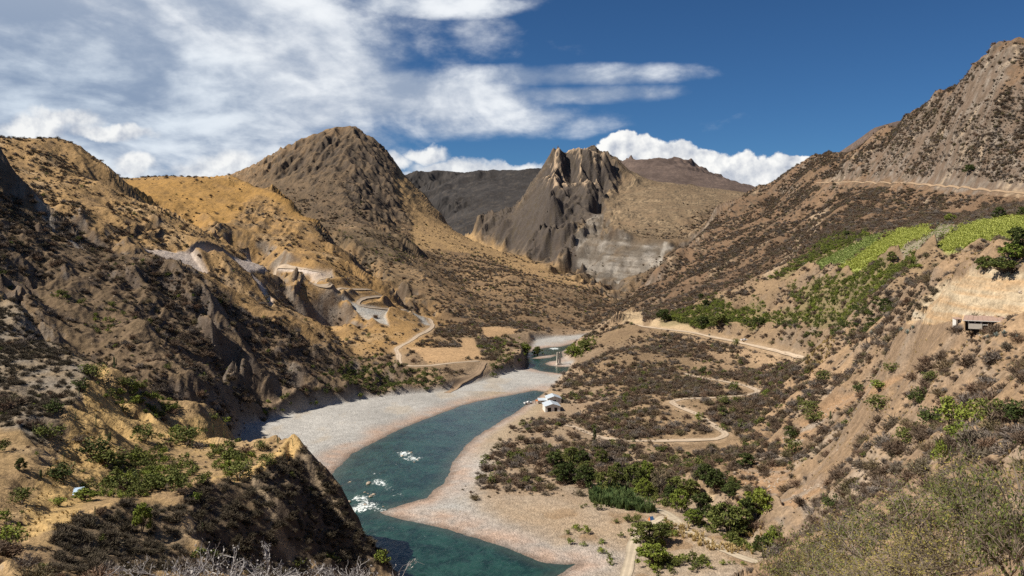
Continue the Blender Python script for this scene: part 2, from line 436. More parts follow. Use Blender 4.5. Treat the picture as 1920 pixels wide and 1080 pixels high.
WATER_A = [(1060, 738), (1000, 733), (950, 742), (900, 752), (850, 766), (800, 785), (750, 806), (700, 829), (660, 850), (640, 870), (622, 892), (600, 925), (600, 960),
           (640, 1000), (680, 1030), (720, 1060), (750, 1095), (800, 1160), (1000, 1160), (1035, 1085), (1062, 1068), (1084, 1056), (1058, 1058), (1022, 1057), (985, 1042), (940, 1023),
           (890, 1008), (840, 993), (795, 982), (750, 973), (723, 966), (712, 960), (724, 956), (757, 946), (800, 934), (832, 905), (850, 865), (875, 835), (910, 808), (955, 780), (990, 757), (1012, 745), (1045, 730)]
WATER_B = [(984, 692), (978, 672), (984, 663), (999, 658), (1023, 652), (1052, 650), (1090, 641), (1090, 650), (1052, 659), (1054, 668), (1046, 676), (1030, 678), (1021, 682),
           (1030, 686), (1050, 688), (1068, 688), (1070, 700), (1047, 700), (1015, 696), (995, 690)]
ISLE = [(995, 672), (1010, 668), (1030, 666), (1043, 664), (1043, 668), (1030, 671), (1010, 673)]


def plane_xy(poly):
    return np.array([((p[0] - 960) / FPX * (CAMH * FPX / (p[1] - HOR)), CAMH * FPX / (p[1] - HOR)) for p in poly])


def sdist(X, Y, poly):
    """signed distance in metres to a closed polygon, positive inside"""
    d = np.full(X.shape, 1e9)
    inside = np.zeros(X.shape, bool)
    n = len(poly)
    for i in range(n):
        ax, ay = poly[i]
        bx, by = poly[(i + 1) % n]
        ex, ey = bx - ax, by - ay
        tt = np.clip(((X - ax) * ex + (Y - ay) * ey) / (ex * ex + ey * ey + 1e-12), 0, 1)
        d = np.minimum(d, (X - ax - tt * ex) ** 2 + (Y - ay - tt * ey) ** 2)
        c = (ay > Y) != (by > Y)
        inside ^= c & (X < (bx - ax) * (Y - ay) / (by - ay + 1e-12) + ax)
    d = np.sqrt(d)
    return np.where(inside, d, -d)


def smooth(a, b, v):
    t = np.clip((v - a) / (b - a), 0, 1)
    return t * t * (3 - 2 * t)


# ---- noise
_rng = np.random.default_rng(11)
_PERM = _rng.permutation(256).astype(np.int32)
_PERM = np.concatenate([_PERM, _PERM])
_GX = np.cos(np.arange(256) / 256 * 2 * np.pi * 7.3).astype(np.float32)
_GY = np.sin(np.arange(256) / 256 * 2 * np.pi * 7.3).astype(np.float32)
_R1 = _rng.random(256).astype(np.float32)
_R2 = _rng.random(256).astype(np.float32)


def hash2(ix, iy, seed):
    return _PERM[(_PERM[(ix + seed * 17) & 255] + iy + seed * 31) & 255]


def gnoise(x, y, seed=0):
    fx, fy = np.floor(x), np.floor(y)
    ix, iy = fx.astype(np.int32), fy.astype(np.int32)
    x = (x - fx).astype(np.float32)
    y = (y - fy).astype(np.float32)
    u = x * x * x * (x * (x * 6 - 15) + 10)
    v = y * y * y * (y * (y * 6 - 15) + 10)

    def g(dx, dy):
        h = hash2(ix + dx, iy + dy, seed)
        return _GX[h] * (x - dx) + _GY[h] * (y - dy)
    a, b, c, d = g(0, 0), g(1, 0), g(0, 1), g(1, 1)
    a = a + (b - a) * u
    c = c + (d - c) * u
    return (a + (c - a) * v) * 1.5


def fbm(x, y, wl, octaves, seed=0, gain=0.5, ridged=False):
    s, a, n = 0, 1.0, 0
    for o in range(octaves):
        v = gnoise(x / wl, y / wl, seed + o * 5)
        if ridged:
            v = 1 - 2 * np.abs(v)
        s = s + v * a
        n += a
        a *= gain
        wl *= 0.5
    return s / n


def erosion(x, y, dx, dy, wl, seed):
    """gullies that run down the slope (dx, dy: unit-ish vector along the contour): height and its two derivatives"""
    px, py = x / wl, y / wl
    fx, fy = np.floor(px), np.floor(py)
    ix, iy = fx.astype(np.int32), fy.astype(np.int32)
    fx = (px - fx).astype(np.float32)
    fy = (py - fy).astype(np.float32)
    va = np.zeros_like(fx)
    vs = np.zeros_like(fx)
    wt = np.zeros_like(fx)
    for i in (-1, 0, 1):
        for j in (-1, 0, 1):
            h = hash2(ix + i, iy + j, seed)
            qx = fx - i - 0.15 - 0.7 * _R1[h]
            qy = fy - j - 0.15 - 0.7 * _R2[h]
            w = np.exp(-2.4 * (qx * qx + qy * qy))
            ph = (qx * dx + qy * dy) * (2 * np.pi)
            va += np.cos(ph) * w
            vs -= np.sin(ph) * w
            wt += w
    va /= wt
    vs *= (2 * np.pi) / wt
    return va, vs * dx, vs * dy


# ---- base surface on a coarse grid of columns x log-distance
def build_base():
    C = np.array([(c[0] / FPX, c[1], c[2], c[3]) for c in CTRL])
    # drop near-duplicates
    key = {}
    for i, c in enumerate(C):
        key.setdefault((round(c[0] / 0.004), round(c[1] / 0.004)), i)
    C = C[sorted(key.values())]
    P = C[:, :2]
    q = C[:, 2] / (np.exp(C[:, 1]) + 100.0)
    n = len(C)
    D = np.sqrt(((P[:, None] - P[None]) ** 2).sum(-1))
    A = np.zeros((n + 3, n + 3))
    A[:n, :n] = D - np.eye(n) * 0.0015
    A[:n, n:] = np.c_[np.ones(n), P]
    A[n:, :n] = A[:n, n:].T
    w = np.linalg.solve(A, np.r_[q, 0, 0, 0])
    cpx = np.arange(-920, 2960, 8.0)
    L = np.linspace(math.log(8.5), math.log(7200), 1080)
    gx, gl = np.meshgrid(cpx / FPX, L, indexing='ij')
    out = np.zeros(gx.size, np.float32)
    fx, fl = gx.ravel().astype(np.float32), gl.ravel().astype(np.float32)
    W = w.astype(np.float32)
    Pf = P.astype(np.float32)

    def work(sl):
        a = np.zeros(sl.stop - sl.start, np.float32)
        for k in range(n):
            dx = fx[sl] - Pf[k, 0]
            dl = fl[sl] - Pf[k, 1]
            a += W[k] * np.sqrt(dx * dx + dl * dl)
        out[sl] = a + W[n] + W[n + 1] * fx[sl] + W[n + 2] * fl[sl]
    sls = [slice(i, min(i + 16000, fx.size)) for i in range(0, fx.size, 16000)]
    with ThreadPoolExecutor(4) as ex:
        list(ex.map(work, sls))
    Z = out.reshape(gx.shape) * (np.exp(gl) + 100.0)
    return cpx, L, Z.astype(np.float64), C


CPX, CL, CZ, CC = build_base()
print('base', len(CC), round(time.time() - T0, 1))


def floor_blend(px, L, Z):
    """river bed, gravel and yards laid into the base surface"""
    Y = np.exp(L)
    X = (px - 960) / FPX * Y
    sel = (Y > 215) & (Y < 960) & (px > 380) & (px < 1540)
    xs, ys, zs = X[sel], Y[sel], Z[sel]
    sf = sdist(xs, ys, plane_xy(FLOOR))
    sw = np.maximum(sdist(xs, ys, plane_xy(WATER_A)), sdist(xs, ys, plane_xy(WATER_B)))
    si = sdist(xs, ys, plane_xy(ISLE))
    sw = np.minimum(sw, -si)
    wob = fbm(xs, ys, 9.0, 3, 3) * 1.4 + fbm(xs, ys, 40.0, 2, 5) * 1.5
    sw = sw + wob * smooth(25, 2, np.abs(sw))
    rightbank = smooth(0, 25, xs - (0.28 * ys - 55))
    up = np.minimum(-sw * 0.07, 1.15 + 0.25 * fbm(xs, ys, 30, 3, 8) + 1.7 * rightbank)
    zf = np.where(sw > 0, -np.minimum(sw * 0.16, 1.8), up + 0.02)
    lump = fbm(xs, ys, 14, 4, 9)
    zf = zf + smooth(3, 12, -sw) * (0.20 * lump + rightbank * smooth(30, 8, np.abs(ys - 300)) * 0.5 * lump)
    k = smooth(-4.0, 3.0, sf)
    zr = np.maximum(zs, 1.2)
    near = smooth(-60, 0, sf)
    zr = zs + (zr - zs) * near
    Z = Z.copy()
    Z[sel] = zr + (zf - zr) * k
    return Z, sel, sf, sw
# ------------------------------------------------------------------ the ground mesh
NCOL_STEP = 2.0
FXP = np.concatenate([np.arange(-890, -230, 11.0), np.arange(-230, 2152, NCOL_STEP), np.arange(2152, 2930, 11.0)])
NR = 870
_FI = np.arange(len(FXP))


def build_rows():
    Y = np.exp(CL)
    py = HOR + (CAMH - CZ) / Y[None] * FPX
    run = np.minimum.accumulate(py, axis=1)
    vis = smooth(14, 0, py - run)
    infr = smooth(1150, 1100, py) * 0.97 + 0.03
    dpy = np.abs(np.gradient(py, axis=1))
    dL = CL[1] - CL[0]
    # slopes that lie hidden or outside the frame need fewer rows
    dens = np.sqrt((dpy * (0.10 + 0.90 * vis) * infr) ** 2 + (42 * dL) ** 2)
    dens = np.minimum(dens, 12.0)
    k = np.ones(9) / 9
    for _ in range(2):
        dens = np.apply_along_axis(lambda v: np.convolve(np.pad(v, 4, 'edge'), k, 'valid'), 0, dens)
        dens = np.apply_along_axis(lambda v: np.convolve(np.pad(v, 4, 'edge'), k, 'valid'), 1, dens)
    cum = np.cumsum(dens, axis=1)
    cum -= cum[:, :1]
    inv = np.empty((len(CPX), NR))
    for c in range(len(CPX)):
        inv[c] = np.interp(np.linspace(0, cum[c, -1], NR), cum[c], CL)
    f = (FXP - CPX[0]) / (CPX[1] - CPX[0])
    i0 = np.clip(f.astype(int), 0, len(CPX) - 2)
    t = (f - i0)[:, None]
    return inv[i0] * (1 - t) + inv[i0 + 1] * t


def coarse(arr, px, L):
    """smooth lookup in an array laid out on the coarse grid"""
    f = np.clip((px - CPX[0]) / (CPX[1] - CPX[0]), 0, len(CPX) - 1.001)
    g = np.clip((L - CL[0]) / (CL[1] - CL[0]), 0, len(CL) - 1.001)
    i, j = f.astype(np.int32), g.astype(np.int32)
    a, b = f - i, g - j
    return (arr[i, j] * (1 - a) + arr[i + 1, j] * a) * (1 - b) + (arr[i, j + 1] * (1 - a) + arr[i + 1, j + 1] * a) * b


GL = build_rows()                                   # log distance of every vertex
GPX = np.repeat(FXP[:, None], NR, 1)
GY = np.exp(GL)
GXX = (GPX - 960) / FPX * GY
ZB = coarse(CZ, GPX, GL)
# slope of the base surface
_z_u, _z_l = np.gradient(CZ, (CPX[1] - CPX[0]) / FPX, CL[1] - CL[0])
_Yc = np.exp(CL)[None]
_uc = (CPX[:, None] - 960) / FPX
_zx = _z_u / _Yc
_zy = _z_l / _Yc - _uc * _zx
BSX = coarse(_zx, GPX, GL)
BSY = coarse(_zy, GPX, GL)
BSL = np.hypot(BSX, BSY)
PYB = HOR + (CAMH - ZB) / GY * FPX
print('rows', GL.shape, round(time.time() - T0, 1))


# ---- region weights
def regions():
    sub = 4
    px, L = np.meshgrid(CPX / FPX, CL[::sub], indexing='ij')
    n = px.shape
    jx = gnoise(px * 26, L * 26, 41) * 0.018
    jl = gnoise(px * 26 + 9, L * 26, 42) * 0.018
    a = np.c_[(px + jx).ravel(), (L + jl).ravel()].astype(np.float32)
    P = CC[:, :2].astype(np.float32)
    R = CC[:, 3].astype(int)
    res = np.zeros(len(a), int)

    def work(i):
        s = a[i:i + 4000]
        d = (s[:, None, 0] - P[None, :, 0]) ** 2 + (s[:, None, 1] - P[None, :, 1]) ** 2
        res[i:i + 4000] = R[d.argmin(1)]
    with ThreadPoolExecutor(4) as ex:
        list(ex.map(work, range(0, len(a), 4000)))
    res = res.reshape(n)
    return np.repeat(res, sub, axis=1)[:, :len(CL)]


RC = regions()
_fi = np.clip(((GPX - CPX[0]) / (CPX[1] - CPX[0])).round().astype(int), 0, len(CPX) - 1)
_gi = np.clip(((GL - CL[0]) / (CL[1] - CL[0])).round().astype(int), 0, len(CL) - 1)
GR = RC[_fi, _gi]


def blur(a, n, ax):
    c = np.cumsum(np.pad(a, [(n + 1, n) if i == ax else (0, 0) for i in (0, 1)], 'edge'), axis=ax)
    if ax == 0:
        return (c[2 * n + 1:] - c[:-2 * n - 1]) / (2 * n + 1)
    return (c[:, 2 * n + 1:] - c[:, :-2 * n - 1]) / (2 * n + 1)


def rw(*names):
    m = np.isin(RC, [REG.index(n) for n in names]).astype(np.float64)
    m = blur(blur(m, 2, 0), 6, 1)
    return coarse(m, GPX, GL).astype(np.float32)


# ---- outlines traced on the slopes (frame pixels, only between the two distances)
def area(pts, ymin, ymax, soft=4.0, wob=4.0):
    pts = np.array(pts, float)
    m = np.zeros(GPX.shape, np.float32)
    x0, y0 = pts.min(0) - 20
    x1, y1 = pts.max(0) + 20
    sel = (GPX > x0) & (GPX < x1) & (PYB > y0) & (PYB < y1) & (GY > ymin) & (GY < ymax)
    xs, ys = GPX[sel], PYB[sel]
    d = sdist(xs, ys, pts)
    if wob:
        d = d + wob * fbm(GXX[sel], GY[sel], GY[sel].mean() * 0.03, 4, 77)
    m[sel] = smooth(-soft, soft, d)
    return m


def find_line(pts, ymin, ymax, n_per=0.012):
    """world points of a line traced on the base surface"""
    out = []
    Yc = np.exp(CL)
    for (ax, ay), (bx, by) in zip(pts[:-1], pts[1:]):
        n = max(2, int(math.hypot(bx - ax, by - ay) / 4))
        for i in range(n):
            f = i / n
            out.append((ax + (bx - ax) * f, ay + (by - ay) * f))
    out.append(pts[-1])
    res = []
    for x, y in out:
        zc = coarse(CZ, np.full(CL.shape, x), CL)
        py = HOR + (CAMH - zc) / Yc * FPX
        ok = np.where((Yc > ymin) & (Yc < ymax) & (py <= y))[0]
        if not len(ok):
            # the nearest row there is
            rng = np.where((Yc > ymin) & (Yc < ymax))[0]
            k = rng[np.abs(py[rng] - y).argmin()]
            res.append(((x - 960) / FPX * Yc[k], Yc[k]))
            continue
        k = ok[0]
        f = 0.0
        if k > 0 and py[k - 1] > y:
            f = (py[k - 1] - y) / max(py[k - 1] - py[k], 1e-6)
            L = CL[k - 1] + f * (CL[k] - CL[k - 1])
        else:
            L = CL[k]
        Y = math.exp(L)
        res.append(((x - 960) / FPX * Y, Y))
    r = np.array(res)
    for _ in range(3):
        r[1:-1] = (r[:-2] + 2 * r[1:-1] + r[2:]) / 4
    return r


ROADS = {
    'hill_road': ([(500, 498), (569, 504), (614, 513), (622, 520), (600, 524), (581, 529), (590, 535), (622, 539), (663, 543), (720, 543), (738, 548), (722, 555), (681, 559), (667, 571),
                   (690, 577), (724, 580), (785, 583), (806, 598), (814, 612), (800, 622), (785, 628), (770, 640), (755, 647), (740, 655), (748, 664), (747, 684),
                   (768, 687), (807, 686), (849, 681), (897, 677)], 560, 900, 3.8, 'pale'),
    'river_lane': ([(908, 679), (899, 697), (882, 707), (855, 715), (838, 731)], 520, 640, 4.0, 'earth'),
    'flood_track': ([(1178, 928), (1190, 934), (1217, 945), (1244, 957), (1265, 971), (1287, 992), (1308, 1000), (1342, 1009), (1371, 1022), (1392, 1038), (1425, 1057), (1445, 1075), (1462, 1095)], 240, 380, 3.6, 'sand'),
    'digging_track': ([(1266, 973), (1240, 982), (1205, 1000), (1189, 1022), (1183, 1047), (1175, 1076), (1168, 1100)], 240, 380, 3.6, 'sand'),
    'ledge_road': ([(1530, 343), (1600, 342), (1700, 344), (1800, 352), (1860, 358), (1920, 363), (1990, 366)], 800, 1400, 1.9, 'earth'),
    'valley_road': ([(1170, 607), (1200, 612), (1232, 616), (1300, 624), (1340, 634), (1365, 638), (1440, 655), (1520, 676)], 540, 830, 3.0, 'pale'),
    'zigzag_road': ([(1522, 677), (1500, 685), (1400, 690), (1330, 692), (1280, 700), (1310, 708), (1350, 714), (1400, 724), (1425, 734), (1400, 742), (1340, 746), (1280, 748), (1256, 754),
                     (1275, 764), (1310, 778), (1345, 803), (1364, 815), (1345, 824), (1300, 826), (1250, 827), (1180, 827), (1130, 822), (1090, 812), (1060, 800)], 380, 620, 3.4, 'pale'),
}
ROADPTS = {}
for nm, (pts, y0, y1, w, col) in ROADS.items():
    if nm == 'zigzag_road':
        a = find_line(pts[4:], y0, y1)
    else:
        a = find_line(pts, y0, y1)
    ROADPTS[nm] = a
road_d = np.full(GPX.shape, 99.0, np.float32)
for nm, a in ROADPTS.items():
    seg = np.hypot(*(a[1:] - a[:-1]).T)
    dense = []
    for (p, q, s) in zip(a[:-1], a[1:], seg):
        n = max(1, int(s / 2.0))
        for i in range(n):
            dense.append(p + (q - p) * i / n)
    a = np.array(dense)
    for k in range(0, len(a), 12):
        c = a[k:k + 12]
        lo, hi = c.min(0) - 16, c.max(0) + 16
        u0, u1 = min(lo[0] / lo[1], lo[0] / hi[1]), max(hi[0] / lo[1], hi[0] / hi[1])
        j0, j1 = np.searchsorted(FXP, [960 + u0 * FPX, 960 + u1 * FPX])
        if j1 <= j0:
            continue
        bx, by = GXX[j0:j1], GY[j0:j1]
        s = (by > lo[1]) & (by < hi[1])
        if not s.any():
            continue
        d = np.sqrt(((bx[s][:, None] - c[:, 0]) ** 2 + (by[s][:, None] - c[:, 1]) ** 2).min(1))
        sub = road_d[j0:j1]
        sub[s] = np.minimum(sub[s], d)
print('roads', round(time.time() - T0, 1))

# ---- areas
A_SCAR = np.maximum.reduce([
    area([(264, 467), (323, 471), (360, 475), (372, 495), (390, 522), (374, 520), (343, 504), (315, 490), (290, 482)], 560, 900, 3),
    area([(355, 475), (380, 478), (450, 487), (520, 498), (600, 508), (560, 510), (500, 504), (440, 495), (380, 486)], 560, 900, 2, 2),
    area([(372, 480), (450, 488), (520, 499), (600, 510), (590, 516), (520, 506), (470, 508), (480, 530), (466, 524), (450, 512), (422, 492), (383, 487)], 560, 900, 3),
    area([(470, 512), (490, 530), (515, 580), (508, 582), (480, 540)], 500, 900, 3),
    area([(570, 502), (622, 512), (626, 522), (590, 528), (578, 532), (584, 522)], 560, 900, 3, 3) * 0.7])
A_GREY = area([(640, 562), (667, 570), (720, 578), (785, 583), (810, 611), (796, 610), (771, 594), (734, 585), (722, 594), (731, 614), (688, 603), (663, 583)], 560, 900, 3)
A_CHUTE = area([(60, 386), (72, 392), (106, 428), (138, 456), (162, 474), (156, 480), (128, 462), (96, 430), (70, 402)], 500, 620, 3, 4) * 0.75
A_FIELD = np.maximum(area([(757, 651), (820, 653), (862, 655), (866, 634), (887, 634), (897, 653), (903, 663), (903, 674), (866, 676), (803, 684), (789, 667), (768, 657)], 560, 900, 3, 3),
                     area([(900, 614), (941, 614), (980, 618), (964, 628), (939, 635), (918, 640), (908, 630)], 640, 1000, 2, 2))
A_CROP1 = area([(1496, 517), (1545, 485), (1625, 446), (1672, 436), (1640, 460), (1608, 480), (1565, 508)], 420, 900, 2, 1.5)
A_CROP2 = area([(1560, 512), (1606, 481), (1640, 459), (1677, 436), (1745, 427), (1742, 440), (1704, 462), (1680, 482), (1644, 499), (1608, 509)], 420, 900, 2, 1.5)
A_PLOT = area([(1682, 478), (1743, 437), (1760, 421), (1801, 426), (1762, 453), (1739, 471), (1721, 485)], 380, 900, 2, 2)
A_CROP3 = area([(1748, 468), (1798, 428), (1837, 416), (1920, 407), (2000, 398), (2100, 392), (2100, 450), (1920, 448), (1881, 460), (1812, 470), (1770, 474)], 330, 900, 2, 2)
A_ORCH = np.maximum.reduce([
    area([(1480, 549), (1572, 528), (1640, 501), (1709, 492), (1723, 503), (1686, 521), (1640, 558), (1600, 590), (1560, 620), (1500, 610)], 330, 900, 5, 6),
    area([(1440, 530), (1480, 508), (1544, 455), (1627, 443), (1595, 460), (1549, 485), (1503, 511)], 420, 950, 4, 4),
    area([(1290, 590), (1340, 570), (1440, 590), (1500, 585), (1530, 612), (1440, 618), (1330, 618), (1240, 612), (1240, 595)], 520, 950, 4, 5)])
A_STRIP = np.maximum.reduce([
    area([(1360, 896), (1393, 878), (1497, 812), (1580, 746), (1687, 706), (1720, 692), (1700, 707), (1647, 738), (1563, 775), (1513, 822), (1480, 862), (1487, 893), (1453, 935), (1393, 917)], 230, 430, 3, 3),
    area([(1448, 960), (1480, 935), (1547, 905), (1540, 925), (1490, 965)], 220, 430, 3, 3) * 0.8])
A_CLIFF = area([(1692, 609), (1745, 562), (1800, 525), (1860, 511), (1980, 512), (1990, 600), (1860, 603), (1800, 607)], 190, 330, 2, 2)
A_LIME = area([(1078, 458), (1108, 436), (1130, 455), (1160, 460), (1250, 460), (1264, 470), (1235, 502), (1210, 522), (1160, 545), (1110, 535), (1080, 510)], 1300, 1750, 4, 8)
A_SKIRT = area([(770, 470), (772, 417), (738, 350), (748, 308), (808, 368), (858, 432), (920, 463), (1040, 505), (1100, 540), (1000, 528), (927, 493), (873, 480)], 1150, 2100, 7, 14)
A_SKIRT2 = area([(700, 505), (770, 490), (860, 480), (1000, 500), (1110, 545), (1000, 560), (860, 560), (760, 540)], 950, 1700, 12, 20)
A_GOLD = area([(215, 342), (430, 333), (520, 363), (610, 430), (575, 432), (480, 372), (440, 420), (330, 440), (250, 385)], 880, 1330, 6, 14)
A_BENCHCUT = area([(1160, 845), (1190, 852), (1250, 880), (1310, 912), (1370, 952), (1430, 1000), (1440, 1025), (1380, 985), (1300, 935), (1240, 900), (1180, 872)], 290, 420, 3, 4)
A_ROADCUT = np.maximum(area([(1160, 604), (1168, 588), (1205, 596), (1205, 612)], 700, 1000, 2, 2), area([(1212, 614), (1232, 600), (1275, 607), (1310, 622), (1300, 628), (1240, 618)], 640, 900, 2, 2))
A_TANSPUR = np.maximum.reduce([
    area([(180, 688), (200, 690), (205, 730), (230, 760), (330, 800), (420, 780), (440, 830), (380, 850), (300, 830), (230, 860), (120, 1000), (20, 1015), (60, 940), (140, 790)], 120, 400, 10, 22),
    area([(400, 905), (470, 880), (545, 828), (572, 862), (500, 895), (475, 905)], 190, 330, 4, 6)])
A_GREYSPUR = area([(-20, 560), (30, 585), (110, 665), (185, 690), (150, 760), (90, 830), (-20, 800)], 180, 380, 8, 14)
A_DRYBENCH = area([(1290, 640), (1420, 650), (1500, 690), (1420, 700), (1300, 690)], 480, 700, 6, 8)
A_CRAG = np.maximum.reduce([
    area([(425, 393), (470, 388), (530, 412), (568, 438), (560, 460), (500, 456), (440, 430)], 850, 1220, 8, 24) * 0.6,
    area([(235, 425), (300, 425), (300, 442), (250, 442)], 560, 950, 6, 14),
    area([(480, 345), (540, 300), (600, 258), (655, 240), (700, 265), (745, 305), (790, 365), (760, 410), (690, 430), (600, 400)], 1400, 2150, 18, 50) * 0.42,
    area([(470, 905), (555, 862), (622, 905), (680, 975), (742, 1090), (560, 1090)], 200, 300, 5, 8) * 0.8,
    area([(0, 345), (160, 470), (330, 515), (440, 590), (560, 655), (720, 745), (470, 790), (330, 760), (150, 650), (0, 540)], 380, 620, 10, 30) * 0.30])
print('areas', round(time.time() - T0, 1))


# ---- relief
def relief():
    shp = GPX.shape
    slope = BSL
    dzn = 1.0 / np.maximum(BSL, 1e-4)
    dx0, dy0 = (-BSY * dzn), (BSX * dzn)                     # along the contour
    amp = smooth(0.12, 0.55, slope)
    flat = np.maximum.reduce([A_FIELD, A_CROP1, A_CROP2, A_CROP3, A_PLOT, A_STRIP * 0.8, A_SCAR, A_GREY, smooth(14, 4, road_d)])
    amp = amp * (1 - flat)
    w_peak = rw('rock_peak') * smooth(1200, 1125, GPX)
    w_far = rw('far_range')
    w_left = rw('left_slope')
    w_hill = rw('tan_hill', 'round_hill')
    amp = amp * (1 + 0.45 * w_peak + 0.12 * w_left - 0.2 * w_hill + 0.8 * w_far * smooth(3000, 3600, GY)) * (1 - 0.3 * rw('rock_peak') * (1 - w_peak)) * (1 - 0.85 * w_far * smooth(3300, 2900, GY) * smooth(1400, 1450, GPX))
    w_rh = rw('right_hill')
    amp = amp * (1 - 0.25 * w_rh) * (1 + 0.15 * rw('great_hill')) * (1 - 0.72 * np.maximum(A_SKIRT, A_SKIRT2 * 0.6)) * (1 - 0.7 * A_ORCH) * (1 - 0.75 * smooth(0.9, 1.8, slope))
    # cut faces keep their own shape
    amp = amp * (1 - 0.75 * A_CLIFF - 0.6 * A_LIME)
    w_crest = rw('rock_peak') * smooth(1350, 1800, GY)
    w_crag = np.clip(w_peak + 0.9 * rw('great_hill') * smooth(0.3, 0.6, slope) + 0.4 * w_left, 0, 1)
    w_gh = rw('great_hill') * smooth(1300, 1700, GY)
    H = np.zeros(shp, np.float32)
    G = np.zeros(shp, np.float32)
    sx, sy = BSX.copy(), BSY.copy()
    wls = [420, 230, 120, 64, 34, 18, 9.5, 5.0, 2.7]
    gain = [0.050, 0.064, 0.080, 0.088, 0.088, 0.084, 0.074, 0.064, 0.055]
    for o, (wl, g) in enumerate(zip(wls, gain)):
        lo = wl / 0.14                      # nearest distance at which this size of gully is drawn
        hi = wl / 0.0030                    # beyond this it would be under two rows of the frame
        wgt = smooth(lo * 0.55, lo, GY) * smooth(hi, hi * 0.6, GY)
        sel = (wgt > 0.01) & (amp > 0.01)
        if not sel.any():
            continue
        x, y = GXX[sel].astype(np.float32), GY[sel].astype(np.float32)
        gx, gy = sx[sel], sy[sel]
        n = np.hypot(gx, gy) + 1e-5
        st = np.minimum(n * 1.6, 1.0) / n
        dx, dy = (-gy * st).astype(np.float32), (gx * st).astype(np.float32)
        res = [None] * 3
        N = len(x)
        va = np.empty(N, np.float32)
        ex_ = np.empty(N, np.float32)
        ey_ = np.empty(N, np.float32)

        def work(i):
            s = slice(i, i + 40000)
            va[s], ex_[s], ey_[s] = erosion(x[s], y[s], dx[s], dy[s], wl, 100 + o)
        with ThreadPoolExecutor(4) as ex:
            list(ex.map(work, range(0, N, 40000)))
        a = (amp[sel] * wgt[sel]).astype(np.float32)
        if o >= 4:
            a = a * (1 + 0.8 * w_crag[sel])
        if o < 3:
            a = a * (1 - (0.85 * w_gh + 0.45 * w_crest)[sel])
        sharp = 1 - 2 * np.abs(va * 0.5 - 0.5) ** 1.0        # -1..1
        H[sel] += a * g * wl * va
        G[sel] += a * va * (0.85 ** o)
        k = a * g * 0.9
        sx[sel] += ex_ * k
        sy[sel] += ey_ * k
    # crags: broken rock heads standing out of the grass
    cr = np.zeros(shp, np.float32)
    sel = A_CRAG > 0.01
    for o, wl in enumerate([60, 27, 12, 5.5]):
        cr[sel] += wl * smooth(wl * 14, wl * 26, GY[sel]) * (1 - 0.9 * w_gh[sel] * (o == 0)) * (0.16 * (1 - 2 * np.abs(gnoise(GXX[sel] / wl * 1.3, GY[sel] / wl * 0.7, 150 + o))) + 0.08 * gnoise(GXX[sel] / wl, GY[sel] / wl, 160 + o))
    H += cr * A_CRAG * 0.9
    # roughness of rock and soil
    wlr = np.maximum(GY * 0.02, 1.2)
    rough = np.zeros(shp, np.float32)
    for o, wl in enumerate([160, 70, 30, 13, 6, 2.8, 1.3]):
        lo, hi = wl / 0.10, wl / 0.0025
        wgt = smooth(lo * 0.5, lo, GY) * smooth(hi, hi * 0.6, GY)
        sel = wgt > 0.01
        v = gnoise(GXX[sel] / wl, GY[sel] / wl, 60 + o)
        rg = 1 - 2 * np.abs(gnoise(GXX[sel] / wl + 5.5, GY[sel] / wl + 2.2, 80 + o))
        rough[sel] += wgt[sel] * (1 - (0.85 * w_gh)[sel] * (o < 2)) * wl * (0.045 * v + 0.05 * rg)
    H += rough * (1 - 0.8 * w_far * smooth(3300, 2900, GY) * smooth(1400, 1450, GPX)) * np.clip(0.16 + amp, 0, 1.6) * (1 + 0.5 * w_left + 0.6 * w_peak + 0.5 * rw('great_hill') * smooth(0.35, 0.7, slope)) * (1 - 0.8 * np.maximum.reduce([A_CROP1, A_CROP2, A_CROP3, smooth(10, 3, road_d)]))
    # strata standing proud on the cut cliff and on the pale wall of the canyon
    zz = ZB
    for A, wl, g in ((A_CLIFF, 2.6, 0.55), (A_LIME, 12.0, 2.2)):
        sel = A > 0.01
        warp = fbm(GXX[sel], GY[sel], wl * 7, 3, 91) * wl * 0.8
        ph = (zz[sel] + warp + 0.05 * GXX[sel]) / wl
        st = np.abs((ph % 1.0) - 0.5) * 2 * (0.6 + 0.8 * np.clip(fbm(GXX[sel], zz[sel] * 0.3, wl * 3, 3, 95) + 0.5, 0, 1))
        lump = fbm(GXX[sel] * 1.0, zz[sel] * 2.2, wl * 1.8, 4, 93)
        H[sel] += A[sel] * g * (smooth(0.25, 0.6, st) - 0.5 + 0.9 * lump)
    return H, G, amp


HH, GUL, AMP = relief()
print('relief', round(time.time() - T0, 1))
Z = ZB + HH


